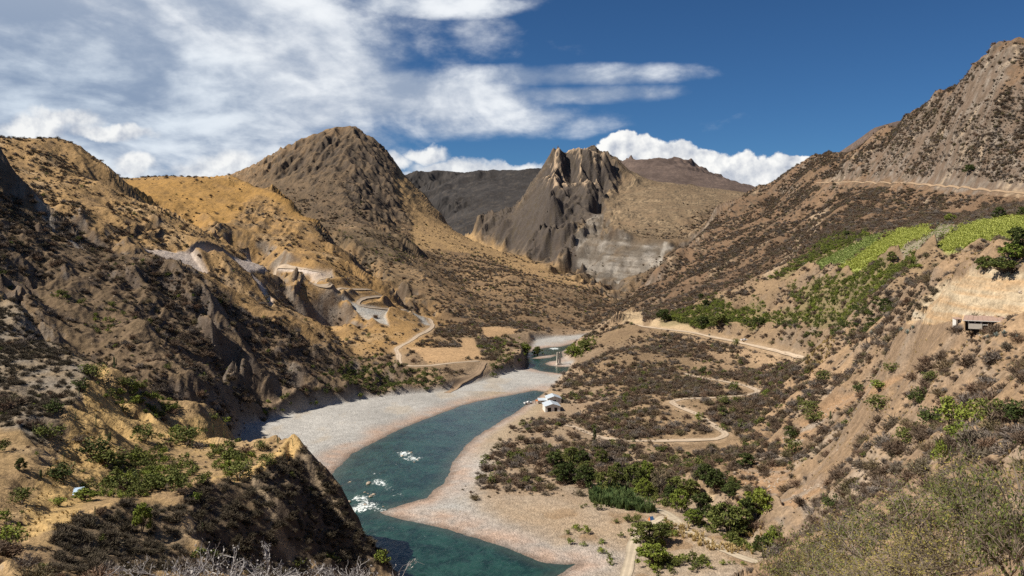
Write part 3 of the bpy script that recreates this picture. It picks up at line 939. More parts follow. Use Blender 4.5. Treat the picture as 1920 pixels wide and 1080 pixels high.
def lay_floor(Z):
    sel = (GY > 215) & (GY < 960) & (GPX > 380) & (GPX < 1540)
    xs, ys, zs = GXX[sel], GY[sel], Z[sel]
    sf = sdist(xs, ys, plane_xy(FLOOR))
    sw = np.maximum(sdist(xs, ys, plane_xy(WATER_A)), sdist(xs, ys, plane_xy(WATER_B)))
    sw = np.minimum(sw, -sdist(xs, ys, plane_xy(ISLE)))
    wob = fbm(xs, ys, 9.0, 3, 3) * 1.2 + fbm(xs, ys, 40.0, 2, 5) * 1.6
    sw = sw + wob * smooth(25, 2, np.abs(sw))
    right = smooth(0, 18, xs - np.interp(ys, [260, 305, 340, 420, 500, 600], [-30, -17, -26, -14, 8, 30])) * smooth(600, 520, ys)
    up = np.minimum(-sw * 0.07, 1.15 + 0.25 * fbm(xs, ys, 30, 3, 8) + 1.9 * right)
    zf = np.where(sw > 0, -np.minimum(sw * 0.16, 1.8), up + 0.02)
    zf = zf + smooth(2, 10, -sw) * (0.30 * fbm(xs, ys, 14, 4, 9) + right * 0.9 * fbm(xs, ys, 22, 4, 10))
    k = smooth(-4.0, 3.0, sf)
    zr = np.where(sf > -80, np.maximum(zs, 1.0 + 0.3 * np.minimum(-sf, 8) * (sf < 0)), zs)
    zr = zs + (zr - zs) * smooth(-60, -5, sf)
    Z = Z.copy()
    Z[sel] = zr + (zf - zr) * k
    F = np.full(Z.shape, -999.0, np.float32)
    W = np.full(Z.shape, -999.0, np.float32)
    R = np.zeros(Z.shape, np.float32)
    F[sel], W[sel], R[sel] = sf, sw, right
    return Z, F, W, R


Z, SFL, SWA, RBANK = lay_floor(Z)
FLW = smooth(-3.0, 3.0, SFL).astype(np.float32)
PYF = HOR + (CAMH - Z) / GY * FPX
VIS = PYF <= np.minimum.accumulate(PYF, axis=1) + 1.5          # seen from the road where the photograph was taken


def before_road(px_=9.0):
    """ground just in front of a road, where tall growth would hide it from the viewpoint"""
    last = np.full(len(FXP), -1e9)
    out = np.zeros(GPX.shape, np.float32)
    for k in range(NR - 1, -1, -1):
        r = (road_d[:, k] < 2.2) & (GY[:, k] > 330)
        last = np.where(r, PYF[:, k], last)
        d = PYF[:, k] - last
        out[:, k] = (d >= -0.5) & (d < px_)
    return out


A_FRONT = before_road()


def ground_at(x, y):
    """height of the finished ground under world points"""
    x, y = np.asarray(x, float), np.asarray(y, float)
    f = np.clip(np.interp(960 + x / y * FPX, FXP, _FI), 0, len(FXP) - 1.001)
    i = f.astype(int)
    a = f - i
    L = np.log(y)
    out = np.zeros(x.shape)
    for k in np.ndindex(x.shape):
        z0 = np.interp(L[k], GL[i[k]], Z[i[k]])
        z1 = np.interp(L[k], GL[i[k] + 1], Z[i[k] + 1])
        out[k] = z0 * (1 - a[k]) + z1 * a[k]
    return out


# slope of the finished ground
def normals():
    P = np.stack([GXX, GY, Z], -1)
    du = np.gradient(P, axis=0)
    dv = np.gradient(P, axis=1)
    n = np.cross(du, dv)
    n /= np.linalg.norm(n, axis=-1, keepdims=True) + 1e-9
    n[n[..., 2] < 0] *= -1
    return n.astype(np.float32)


NRM = normals()
STEEP = (1 - NRM[..., 2]).astype(np.float32)               # 0 level, 0.3 at 45 degrees
print('normals', round(time.time() - T0, 1))
# ------------------------------------------------------------------ colours of earth, rock and dry grass
def C3(*c):
    return np.array(c, np.float32)


def blend(base, m, col):
    return base + (col - base) * m[..., None]


def paint():
    x, y = GXX.astype(np.float32), GY.astype(np.float32)
    n_big = fbm(x, y, 170, 4, 21)
    n_mid = fbm(x, y, 34, 4, 22)
    sc = np.maximum(GY * 0.012, 1.0)
    n_fine = fbm(x, y, 9.0, 4, 23)
    n_px = _rng.random(GPX.shape, np.float32) - 0.5
    dry = C3(0.35, 0.215, 0.088)
    pale = C3(0.40, 0.295, 0.185)
    brown = C3(0.175, 0.120, 0.076)
    rockd = C3(0.078, 0.064, 0.055)
    rockb = C3(0.150, 0.112, 0.085)
    rockg = C3(0.215, 0.190, 0.165)
    W = {r: rw(r) for r in REG}
    col = np.zeros(GPX.shape + (3,), np.float32)
    base = {
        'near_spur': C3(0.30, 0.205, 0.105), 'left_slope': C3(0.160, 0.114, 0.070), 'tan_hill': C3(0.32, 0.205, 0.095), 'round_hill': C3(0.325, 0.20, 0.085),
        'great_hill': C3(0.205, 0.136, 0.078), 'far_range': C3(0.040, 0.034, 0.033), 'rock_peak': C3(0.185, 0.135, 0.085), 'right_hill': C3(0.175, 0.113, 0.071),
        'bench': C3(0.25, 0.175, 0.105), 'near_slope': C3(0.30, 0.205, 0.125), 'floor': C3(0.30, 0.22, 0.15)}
    tot = 0
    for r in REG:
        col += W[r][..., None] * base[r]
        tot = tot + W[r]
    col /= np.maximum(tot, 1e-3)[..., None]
    # patchy grass and bare earth
    col = blend(col, smooth(0.0, 0.5, n_mid + 0.4 * n_fine) * 0.45, pale * 0.92)
    col = blend(col, smooth(0.05, 0.55, -n_mid + 0.5 * n_fine) * 0.55, brown)
    col *= (1 + 0.35 * n_big)[..., None]
    # gullies hold scrub and loose dark stone; ribs are bare
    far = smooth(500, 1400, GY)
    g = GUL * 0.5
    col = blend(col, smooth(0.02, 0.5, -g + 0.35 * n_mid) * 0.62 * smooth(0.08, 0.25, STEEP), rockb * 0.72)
    # litter and low growth under the scrub
    lit_ = smooth(-0.25, 0.35, n_mid + 0.6 * n_fine) * np.clip(W['right_hill'] + W['bench'] * 0.8 + W['near_slope'] * 0.6 + W['left_slope'] * 0.7, 0, 1)
    col = blend(col, lit_ * 0.55, C3(0.125, 0.086, 0.060))
    # steep faces show rock
    st = STEEP + 0.10 * n_mid + 0.06 * n_fine
    rock_m = smooth(0.26, 0.46, st) * (1 - 0.65 * W['bench']) * (1 - 0.55 * W['near_slope'])
    rk = rockb + (rockg - rockb) * smooth(-0.3, 0.5, n_fine + 0.6 * n_mid)[..., None]
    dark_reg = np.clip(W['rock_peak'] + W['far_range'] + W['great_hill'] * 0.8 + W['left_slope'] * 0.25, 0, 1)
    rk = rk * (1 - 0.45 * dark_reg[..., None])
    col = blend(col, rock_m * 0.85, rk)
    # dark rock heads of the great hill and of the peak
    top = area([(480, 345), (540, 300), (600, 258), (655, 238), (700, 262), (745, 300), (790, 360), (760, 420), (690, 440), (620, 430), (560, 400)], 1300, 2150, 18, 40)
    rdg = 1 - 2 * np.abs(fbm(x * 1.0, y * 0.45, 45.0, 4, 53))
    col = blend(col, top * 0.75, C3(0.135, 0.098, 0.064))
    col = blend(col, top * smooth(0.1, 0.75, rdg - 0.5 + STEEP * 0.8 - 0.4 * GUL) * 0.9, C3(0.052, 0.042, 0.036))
    low = area([(560, 400), (650, 440), (760, 460), (860, 500), (760, 560), (700, 520), (600, 440)], 900, 1900, 14, 30)
    col = blend(col, low * 0.6, C3(0.105, 0.082, 0.054))
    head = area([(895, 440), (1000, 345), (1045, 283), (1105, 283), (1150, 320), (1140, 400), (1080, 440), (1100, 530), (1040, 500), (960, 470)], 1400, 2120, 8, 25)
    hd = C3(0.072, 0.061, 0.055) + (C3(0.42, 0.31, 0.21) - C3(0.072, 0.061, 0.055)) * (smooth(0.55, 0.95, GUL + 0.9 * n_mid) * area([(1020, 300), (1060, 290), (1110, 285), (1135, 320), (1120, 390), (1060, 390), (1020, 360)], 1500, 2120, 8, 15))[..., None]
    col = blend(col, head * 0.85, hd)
    crag = np.minimum(A_CRAG * 1.6, 0.85) * np.clip(0.25 + 2.2 * (STEEP - 0.16) + 0.7 * n_fine + 0.5 * n_mid, 0, 1)
    col = blend(col, crag, C3(0.080, 0.063, 0.052))
    # warm, grassed skirts
    col = blend(col, A_SKIRT * np.clip(0.75 + 0.7 * n_mid, 0, 1), C3(0.40, 0.262, 0.125))
    col = blend(col, A_SKIRT2 * np.clip(0.35 + 0.9 * n_mid, 0, 1), C3(0.36, 0.235, 0.125))
    col = blend(col, A_GOLD * np.clip(0.8 + 0.6 * n_mid, 0, 1), C3(0.36, 0.210, 0.070))
    col = blend(col, A_TANSPUR * np.clip(0.9 + 0.5 * n_fine, 0, 1), C3(0.42, 0.285, 0.125))
    col = blend(col, A_GREYSPUR * np.clip(0.75 + 0.6 * n_fine, 0, 1), C3(0.215, 0.185, 0.150))
    # dark scrub-covered faces of the promontory
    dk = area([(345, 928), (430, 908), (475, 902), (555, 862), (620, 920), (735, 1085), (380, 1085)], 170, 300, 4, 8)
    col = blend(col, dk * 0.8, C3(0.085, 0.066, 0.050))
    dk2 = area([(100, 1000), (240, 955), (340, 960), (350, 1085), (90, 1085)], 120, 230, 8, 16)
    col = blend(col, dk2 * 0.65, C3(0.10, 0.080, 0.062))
    rib = np.maximum(area([(470, 900), (482, 900), (520, 990), (575, 1070), (555, 1075), (505, 1000)], 170, 300, 3, 5), area([(560, 862), (575, 870), (650, 990), (725, 1060), (700, 1050), (625, 985)], 200, 300, 4, 8) * 0.8)
    col = blend(col, rib, C3(0.26, 0.20, 0.135))
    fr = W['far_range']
    fcol = C3(0.040, 0.038, 0.038) + (C3(0.125, 0.092, 0.078) - C3(0.040, 0.038, 0.038)) * smooth(1120, 1180, GPX)[..., None]  # dark scrub tone, with cloud shadow put into the left range's colour
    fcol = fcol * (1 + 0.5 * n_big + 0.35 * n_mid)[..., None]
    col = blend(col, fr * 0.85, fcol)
    # scars, cuttings, fields
    streak = smooth(-0.4, 0.6, fbm(x * 1.0, y * 0.3, 6.0, 3, 31))
    col = blend(col, A_SCAR * (0.80 + 0.20 * streak), C3(0.54, 0.465, 0.41))
    col = blend(col, A_GREY * (0.78 + 0.22 * streak), C3(0.36, 0.35, 0.325))
    col = blend(col, A_CHUTE * 0.9, C3(0.38, 0.335, 0.285))
    col = blend(col, A_FIELD * 0.9, C3(0.42, 0.275, 0.150))
    col = blend(col, A_DRYBENCH * 0.6, C3(0.36, 0.25, 0.155))
    col = blend(col, np.maximum(A_BENCHCUT, A_ROADCUT) * 0.9, C3(0.42, 0.315, 0.195))
    sn = fbm(x, Z.astype(np.float32) * 3.0, 7.0, 5, 33)
    cl = C3(0.40, 0.325, 0.225) + (C3(0.38, 0.225, 0.105) - C3(0.40, 0.325, 0.225)) * smooth(0.0, 0.5, sn + 0.3 * smooth(82, 76, Z))[..., None] * 0.6
    cl = cl + (C3(0.52, 0.47, 0.38) - cl) * smooth(0.15, 0.5, fbm(x, Z.astype(np.float32) * 1.6, 11.0, 4, 34))[..., None]
    col = blend(col, A_CLIFF * 0.95, cl)
    band = smooth(-0.22, 0.30, fbm(x * 0.16, Z.astype(np.float32) * 2.6 + x * 0.16, 26.0, 6, 35, 0.65) + 0.45 * n_mid)
    vst = smooth(-0.45, 0.35, fbm(x, Z.astype(np.float32) * 0.22, 17.0, 4, 45))
    band = band * (0.25 + 0.75 * vst)
    lm = C3(0.105, 0.090, 0.074) + (C3(0.27, 0.245, 0.215) - C3(0.105, 0.090, 0.074)) * band[..., None]
    tri = area([(1085, 455), (1100, 425), (1118, 402), (1132, 408), (1128, 440), (1120, 456)], 1400, 1900, 3, 5)
    col = blend(col, np.maximum(A_LIME * np.clip(0.85 + 0.8 * n_mid, 0, 1), tri * 0.8), lm)
    fall = area([(1246, 458), (1252, 460), (1244, 480), (1240, 500), (1236, 515), (1232, 505), (1238, 480)], 1300, 1700, 2, 2)
    col = blend(col, fall * 0.4, C3(0.50, 0.46, 0.40))
    sp = C3(0.29, 0.185, 0.108) + (C3(0.25, 0.205, 0.165) - C3(0.29, 0.185, 0.108)) * smooth(-0.1, 0.4, fbm(x + y * 0.6, y * 0.1, 8.0, 3, 36))[..., None]
    col = blend(col, A_STRIP * 0.95, sp)
    col = blend(col, A_CROP1 * 0.8, C3(0.165, 0.215, 0.065))
    col = blend(col, A_CROP2 * 0.8, C3(0.27, 0.32, 0.075))
    col = blend(col, A_CROP3 * 0.8, C3(0.27, 0.32, 0.08))
    col = blend(col, A_PLOT * 0.8, C3(0.25, 0.225, 0.165))
    col = blend(col, A_ORCH * 0.55, C3(0.17, 0.15, 0.07))
    # near right slope: rock outcrops
    oc = W['near_slope'] * smooth(0.1, 0.5, n_mid + 0.5 * n_fine) * smooth(600, 300, GY) * (1 - A_CLIFF) * (1 - A_STRIP)
    col = blend(col, oc * 0.55, C3(0.36, 0.285, 0.215))
    # the right-hand hill: pale earth between the scrub, a dry wash
    rh = W['right_hill']
    col = blend(col, rh * smooth(0.15, 0.55, n_fine * 0.7 + n_mid) * 0.6, C3(0.36, 0.262, 0.170))
    wash = area([(1545, 395), (1560, 400), (1520, 450), (1475, 505), (1440, 530), (1430, 530), (1465, 495), (1510, 440)], 750, 1250, 4, 6)
    col = blend(col, wash * 0.7, C3(0.38, 0.29, 0.20))
    cut = smooth(5.5, 2.5, road_d) * np.clip(0.6 + 0.9 * n_fine, 0, 1) * smooth(900, 760, GY)
    col = blend(col, cut * 0.6 * (GY > 350), C3(0.40, 0.295, 0.195))
    # valley floor: gravel, pink at the water's edge, pale sand on the right bank
    gr = C3(0.385, 0.372, 0.350) * (1 + 0.14 * fbm(x, y, 5.0, 3, 37) + 0.30 * fbm(x + 0.4 * y, y * 0.35, 30.0, 4, 38))[..., None]
    silt = smooth(0.1, 0.4, fbm(x, y * 0.5, 22.0, 4, 48)) * smooth(6, 14, -SWA)
    gr = gr + (C3(0.40, 0.345, 0.275) - gr) * (0.6 * silt)[..., None]
    pink = C3(0.385, 0.275, 0.210)
    sand = C3(0.40, 0.315, 0.225)
    gr = gr + (pink - gr) * (smooth(17, 4, -SWA + 9 * n_mid) * np.clip(0.8 + 0.8 * n_fine, 0, 1))[..., None] * smooth(-10, 60, 460 - GY * 0.0 - np.abs(GXX + 60))[..., None] * 0.9
    gr = gr + (sand - gr) * (RBANK * smooth(8, 24, -SWA))[..., None] * np.clip(0.95 + 0.6 * n_mid, 0, 1)[..., None]
    yard = smooth(385, 430, GY + 25 * n_mid) * smooth(-40, 0, GXX) * (GY < 700)
    gr = gr + (C3(0.36, 0.28, 0.19) - gr) * (yard * smooth(2, 9, -SWA))[..., None] * (GY < 560)[..., None]
    soil = RBANK * smooth(7, 17, -SWA + 12 * n_mid) * (0.55 + 0.45 * smooth(318, 342, GY + 14 * n_mid)) * np.clip(0.9 + 0.8 * n_fine, 0, 1)
    gr = gr + (C3(0.27, 0.19, 0.122) - gr) * (soil * 0.9)[..., None]
    puddle = smooth(0.12, 0.3, fbm(x, y, 16.0, 3, 39)) * RBANK * smooth(12, 20, -SWA) * smooth(330, 300, GY)
    gr = gr + (C3(0.24, 0.155, 0.085) - gr) * (puddle * 0.7)[..., None]
    bed = C3(0.10, 0.105, 0.085)
    gr = gr + (bed - gr) * smooth(-0.3, 0.6, SWA)[..., None]
    gr = gr * (1 - 0.42 * smooth(4.5, 0.4, np.abs(SWA + 1.5 * n_fine)))[..., None]
    col = blend(col, FLW, gr)
    # distant scrub too small to build: dark dots on the far slopes
    dots_ = smooth(0.12, 0.42, gnoise(x / 4.5, y / 4.5, 71) + 0.6 * gnoise(x / 11.0, y / 11.0, 72) + 0.5 * n_mid) * smooth(700, 1200, GY) * smooth(3800, 2500, GY)
    dots_ = dots_ * (1 - 0.55 * np.maximum(A_SKIRT, A_GOLD)) * (1 - A_LIME) * (1 - A_CROP1)
    col = blend(col, dots_ * 0.75, C3(0.075, 0.060, 0.044))
    fine = fbm(x, y, 2.4, 2, 24) * smooth(700, 300, GY) + n_fine * 0.5
    col *= np.clip(1 + 0.30 * fine + 0.10 * n_px, 0.4, 1.7)[..., None]
    return np.clip(col, 0.012, 0.75), W, n_mid, n_fine


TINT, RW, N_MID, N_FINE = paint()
print('paint', round(time.time() - T0, 1))


# ------------------------------------------------------------------ materials
def material(name, build, rough=0.95, spec=0.2):
    m = bpy.data.materials.new(name)
    m.use_nodes = True
    t = NT(m.node_tree)
    b = t.n['Principled BSDF']
    b.inputs['Roughness'].default_value = rough
    b.inputs['Specular IOR Level'].default_value = spec
    build(t, b)
    return m


def ground_build(t, b):
    at = t.new('ShaderNodeAttribute', attribute_name='tint').outputs[0]
    p = t.new('ShaderNodeNewGeometry').outputs['Position']
    a = t.noise(p, 1.6, 5.0, 0.65)
    c = t.noise(p, 0.33, 6.0, 0.62)
    v = t.voro(p, 1.1)
    k = t.add(t.mul(t.sub(a, 0.5), 1.1), t.add(t.mul(t.sub(c, 0.5), 0.9), t.mul(t.sub(v, 0.45), 0.35)))
    f = t.mx(t.add(k, 1.0), 0.25)
    t.put(b.inputs['Base Color'], t.vm('SCALE', at, scale=f))
    bp = t.new('ShaderNodeBump')
    t.put(bp.inputs['Height'], t.add(t.mul(c, 2.2), t.mul(a, 0.6)))
    bp.inputs['Strength'].default_value = 0.75
    bp.inputs['Distance'].default_value = 0.6
    t.l.new(bp.outputs[0], b.inputs['Normal'])


M_GROUND = material('earth_and_rock', ground_build, 1.0, 0.1)


def gravel_build(t, b):
    at = t.new('ShaderNodeAttribute', attribute_name='tint').outputs[0]
    p = t.new('ShaderNodeNewGeometry').outputs['Position']
    a = t.noise(p, 2.2, 4.0, 0.7)
    v = t.voro(p, 1.7)
    vc = t.sep(t.voro(p, 1.7, out=1))[0]
    f = t.add(t.mul(t.sub(a, 0.5), 0.45), t.add(t.mul(vc, 0.32), t.sub(0.92, t.mul(v, 0.25))))
    t.put(b.inputs['Base Color'], t.vm('SCALE', at, scale=f))
    bp = t.new('ShaderNodeBump')
    t.put(bp.inputs['Height'], t.sub(1.0, v))
    bp.inputs['Strength'].default_value = 0.6
    bp.inputs['Distance'].default_value = 0.35
    t.l.new(bp.outputs[0], b.inputs['Normal'])


M_GRAVEL = material('river_gravel', gravel_build, 0.9, 0.2)

# ------------------------------------------------------------------ ground objects
NAMES = {
    'near_spur': ('spur', 'tan grassy spur with a dark scrub-covered promontory above the river bend'),
    'left_slope': ('hillside', 'dark gullied hillside dropping to the upper end of the gravel bar'),
    'tan_hill': ('hill', 'tan hill crossed by the pale road scars'),
    'round_hill': ('hill', 'golden round-topped hill with dark crags below its crest'),
    'great_hill': ('mountain', 'great rounded mountain with a dark rocky head and tan skirts'),
    'far_range': ('mountain_range', 'distant dark mountain range under the clouds'),
    'rock_peak': ('mountain', 'jagged rock peak with fluted cliffs above the canyon'),
    'right_hill': ('mountain', 'tall brown scrub-covered mountain side crossed by a ledge road'),
    'bench': ('terrace', 'gently sloping terrace with fields above the river'),
    'near_slope': ('slope', 'near stony slope with a bare diagonal slide'),
    'floor': ('gravel_bed', 'pale gravel bed of the river')}
CORN = None


def make_ground():
    nc, nr = GPX.shape
    P = np.stack([GXX, GY, Z], -1).reshape(-1, 3).astype(np.float32)
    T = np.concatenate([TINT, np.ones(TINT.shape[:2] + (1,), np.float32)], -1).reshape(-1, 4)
    N = NRM.reshape(-1, 3)
    ii, jj = np.meshgrid(np.arange(nc - 1), np.arange(nr - 1), indexing='ij')
    v0 = (ii * nr + jj).ravel()
    quads = np.stack([v0, v0 + nr, v0 + nr + 1, v0 + 1], 1)
    reg = GR[:-1, :-1].ravel().copy()
    fl = FLW[:-1, :-1].ravel() > 0.5
    reg[fl] = REG.index('floor')
    reg[(~fl) & (reg == REG.index('floor'))] = REG.index('bench')
    for r, nm in enumerate(REG):
        q = quads[reg == r]
        if not len(q):
            continue
        used, inv = np.unique(q.ravel(), return_inverse=True)
        me = bpy.data.meshes.new(NAMES[nm][0])
        me.vertices.add(len(used))
        me.vertices.foreach_set('co', P[used].ravel())
        nq = len(q)
        me.loops.add(nq * 4)
        me.loops.foreach_set('vertex_index', inv.astype(np.int32).ravel())
        me.polygons.add(nq)
        me.polygons.foreach_set('loop_start', np.arange(0, nq * 4, 4, dtype=np.int32))
        me.update(calc_edges=True)
        me.polygons.foreach_set('use_smooth', np.ones(nq, bool))
        at = me.color_attributes.new('tint', 'FLOAT_COLOR', 'POINT')
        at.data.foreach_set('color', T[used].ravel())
        me.normals_split_custom_set_from_vertices(N[used])
        o = bpy.data.objects.new(NAMES[nm][0], me)
        COL.objects.link(o)
        me.materials.append(M_GRAVEL if nm == 'floor' else M_GROUND)
        o['kind'] = 'structure'
        o['label'] = NAMES[nm][1]


make_ground()
print('ground', round(time.time() - T0, 1))


# ------------------------------------------------------------------ river
def make_river():
    cols = np.arange(590, 1150, 3.0)
    rows = np.concatenate([np.arange(628, 720, 1.0), np.arange(720, 1165, 3.0)])
    px, py = np.meshgrid(cols, rows, indexing='ij')
    Y = CAMH * FPX / (py - HOR)
    X = (px - 960) / FPX * Y
    sw = np.maximum(sdist(X, Y, plane_xy(WATER_A)), sdist(X, Y, plane_xy(WATER_B)))
    foam = np.zeros(px.shape)
    for (fx, fy, rx, ry, a) in [(757, 852, 22, 7, 1), (775, 860, 24, 7, .9), (712, 905, 26, 9, .9), (745, 930, 26, 9, .5), (705, 890, 16, 6, .5), (740, 870, 20, 6, .45), (700, 1005, 40, 9, .3), (830, 1010, 50, 8, .25), (730, 915, 16, 8, .6), (700, 928, 14, 5, .6), (676, 935, 22, 9, 1), (690, 948, 30, 11, 1), (672, 955, 26, 10, 1),
                                (715, 957, 18, 6, .8), (735, 952, 18, 5, .6), (1040, 654, 14, 3, 1), (725, 990, 30, 10, .35), (790, 1000, 40, 10, .28), (690, 980, 25, 10, .4), (810, 868, 14, 6, .5), (660, 905, 12, 10, .4)]:
        foam = np.maximum(foam, 1.12 * a * np.clip(1.15 - ((px - fx) / rx) ** 2 - ((py - fy) / ry) ** 2, 0, 1))
    shallow = smooth(7, 0, sw)
    nc, nr = px.shape
    keep = sw > -6
    idx = -np.ones(px.shape, int)
    q = []
    v = []
    for i in range(nc - 1):
        for j in range(nr - 1):
            if keep[i:i + 2, j:j + 2].all():
                f = []
                for a, b in ((i, j), (i, j + 1), (i + 1, j + 1), (i + 1, j)):
                    if idx[a, b] < 0:
                        idx[a, b] = len(v)
                        v.append((a, b))
                    f.append(idx[a, b])
                q.append(f)
    va = np.array(v)
    rip = 0.05 * fbm(X, Y, 3.0, 2, 51)
    me = bpy.data.meshes.new('river')
    me.from_pydata([(X[a, b], Y[a, b], 0.0 + rip[a, b] + 0.25 * foam[a, b] * abs(fbm(X[a:a+1, b], Y[a:a+1, b], 2.0, 2, 52)[0])) for a, b in v], [], q)
    at = me.color_attributes.new('water', 'FLOAT_COLOR', 'POINT')
    d = np.zeros((len(v), 4), np.float32)
    d[:, 0] = foam[va[:, 0], va[:, 1]]
    d[:, 1] = shallow[va[:, 0], va[:, 1]]
    at.data.foreach_set('color', d.ravel())
    me.polygons.foreach_set('use_smooth', np.ones(len(q), bool))

    def wb(t, b):
        at = t.sep(t.new('ShaderNodeAttribute', attribute_name='water').outputs[0])
        p = t.new('ShaderNodeNewGeometry').outputs['Position']
        n = t.noise(p, 0.9, 6.0, 0.7, 0.6)
        n2 = t.noise(p, 0.10, 3.0, 0.5, 0.5)
        ps = t.vm('MULTIPLY', p, (0.35, 0.16, 1.0))
        n3 = t.noise(ps, 1.0, 5.0, 0.6, 1.5)
        deep = t.mix(t.sstep(t.add(t.mul(n2, 0.6), t.mul(n3, 0.5)), 0.38, 0.70), (0.007, 0.022, 0.016), (0.021, 0.064, 0.047))
        c = t.mix(t.mul(at[1], 0.55), deep, (0.06, 0.07, 0.05))
        nf_ = t.noise(t.vm('MULTIPLY', p, (0.5, 0.22, 1.0)), 1.0, 6.0, 0.72, 1.2)
        fm = t.sstep(t.add(at[0], t.add(t.mul(t.sub(n, 0.60), 1.8), t.mul(t.sub(nf_, 0.56), 3.0))), 0.42, 0.95)
        fm = t.mul(fm, t.sstep(at[0], 0.02, 0.3))
        c = t.mix(fm, c, (0.75, 0.80, 0.80))
        t.put(b.inputs['Base Color'], c)
        t.put(b.inputs['Roughness'], t.add(0.12, t.mul(fm, 0.7)))
        b.inputs['Specular IOR Level'].default_value = 0.22
        bp = t.new('ShaderNodeBump')
        t.put(bp.inputs['Height'], t.add(t.mul(n3, 0.8), t.mul(n, 0.35)))
        bp.inputs['Strength'].default_value = 0.5
        bp.inputs['Distance'].default_value = 0.35
        t.l.new(bp.outputs[0], b.inputs['Normal'])
    me.materials.append(material('green_river_water', wb, 0.1, 0.4))
    o = bpy.data.objects.new('river', me)
    COL.objects.link(o)
    o['kind'] = 'structure'
    o['label'] = 'deep green river winding between gravel bars with small rapids'


make_river()


# ------------------------------------------------------------------ roads
def make_roads():
    def rb(base):
        def f(t, b):
            p = t.new('ShaderNodeNewGeometry').outputs['Position']
            n = t.noise(p, 0.5, 5.0, 0.65)
            n2 = t.noise(p, 2.5, 3.0, 0.6)
            c = t.mix(n, tuple(v * 0.72 for v in base), tuple(min(v * 1.22, 0.8) for v in base))
            wr = t.new('ShaderNodeAttribute', attribute_name='wear').outputs[0]
            t.put(b.inputs['Base Color'], t.mix(1.0, t.mix(t.mul(n2, 0.3), c, (0.30, 0.22, 0.15)), wr, 'MULTIPLY'))
        return f
    mats = {'pale': material('pale_road_dust', rb((0.50, 0.40, 0.30)), 1.0, 0.1), 'sand': material('pale_track_sand', rb((0.54, 0.46, 0.35)), 1.0, 0.1), 'earth': material('brown_road_earth', rb((0.35, 0.25, 0.165)), 1.0, 0.1)}
    labels = {'hill_road': 'pale road winding in switchbacks down the left bank', 'river_lane': 'earth lane leading down to the gravel bar',
              'flood_track': 'pale track along the flood plain past the broad tree', 'digging_track': 'pale track running down past the gravel diggings',
              'ledge_road': 'ledge road cut across the right-hand mountain', 'valley_road': 'dirt road along the edge of the green terrace',
              'zigzag_road': 'pale dirt road zigzagging down to the sheds by the river'}
    for nm, a in ROADPTS.items():
        w = ROADS[nm][3]
        # even spacing
        s = np.r_[0, np.cumsum(np.hypot(*(a[1:] - a[:-1]).T))]
        n = max(4, int(s[-1] / 2.5))
        u = np.linspace(0, s[-1], n)
        p = np.c_[np.interp(u, s, a[:, 0]), np.interp(u, s, a[:, 1])]
        tg = np.gradient(p, axis=0)
        tg /= np.linalg.norm(tg, axis=1, keepdims=True) + 1e-9
        nn = np.c_[-tg[:, 1], tg[:, 0]]
        wv = w * (1 + 0.55 * fbm(u, u * 0 + 3, 14.0, 4, 61))
        offs = (-0.5, -0.36, -0.22, -0.08, 0.08, 0.22, 0.36, 0.5)
        wear = (0.66, 0.86, 1.06, 0.84, 0.84, 1.06, 0.86, 0.66)
        V = []
        zc = None
        rows = []
        for k in offs:
            q = p + nn * (wv * k)[:, None]
            rows.append(np.c_[q, ground_at(q[:, 0], q[:, 1])])
        zmax = np.max([r[:, 2] for r in rows], axis=0)
        zmean = np.mean([r[:, 2] for r in rows], axis=0)
        for k, r in zip(offs, rows):
            # a graded bed: level across, a little proud of the ground it is cut into
            r[:, 2] = np.maximum(r[:, 2] + 0.12, zmean * 0.5 + r[:, 2] * 0.5 + 0.15)
        verts = np.concatenate(rows)
        f = []
        for k in range(len(offs) - 1):
            for i in range(n - 1):
                f.append((k * n + i, k * n + i + 1, (k + 1) * n + i + 1, (k + 1) * n + i))
        me = bpy.data.meshes.new('dirt_road')
        me.from_pydata([tuple(v) for v in verts], [], f)
        me.polygons.foreach_set('use_smooth', np.ones(len(f), bool))
        at = me.color_attributes.new('wear', 'FLOAT_COLOR', 'POINT')
        wv_ = np.repeat(np.array(wear)[:, None], n, 1) * (1 + 0.25 * fbm(np.tile(u, (len(offs), 1)), np.repeat(np.arange(len(offs))[:, None] * 1.3, n, 1), 7.0, 3, 62))
        at.data.foreach_set('color', np.repeat(wv_.reshape(-1, 1), 4, 1).astype(np.float32).ravel())
        me.materials.append(mats[ROADS[nm][4]])
        o = bpy.data.objects.new('dirt_road', me)
        COL.objects.link(o)
        o['kind'] = 'structure'
        o['label'] = labels[nm]


make_roads()
print('roads built', round(time.time() - T0, 1))
# ------------------------------------------------------------------ plant builders
def mesh_from(name, V, F, mats, mi=None):
    me = bpy.data.meshes.new(name)
    me.from_pydata([tuple(v) for v in V], [], F)
    for m in mats:
        me.materials.append(m)
    if mi is not None:
        me.polygons.foreach_set('material_index', np.array(mi, np.int32))
    return me


def leaf_material(name, a, b, c, dark=0.0):
    def f(t, bs):
        r = t.new('ShaderNodeObjectInfo').outputs['Random']
        g = t.new('ShaderNodeNewGeometry').outputs['Random Per Island']
        x = t.mix(r, a, b)
        x = t.mix(t.mul(t.m('POWER', g, 1.5), 0.65), x, c)
        t.put(bs.inputs['Base Color'], x)
    return material(name, f, 0.85, 0.15)


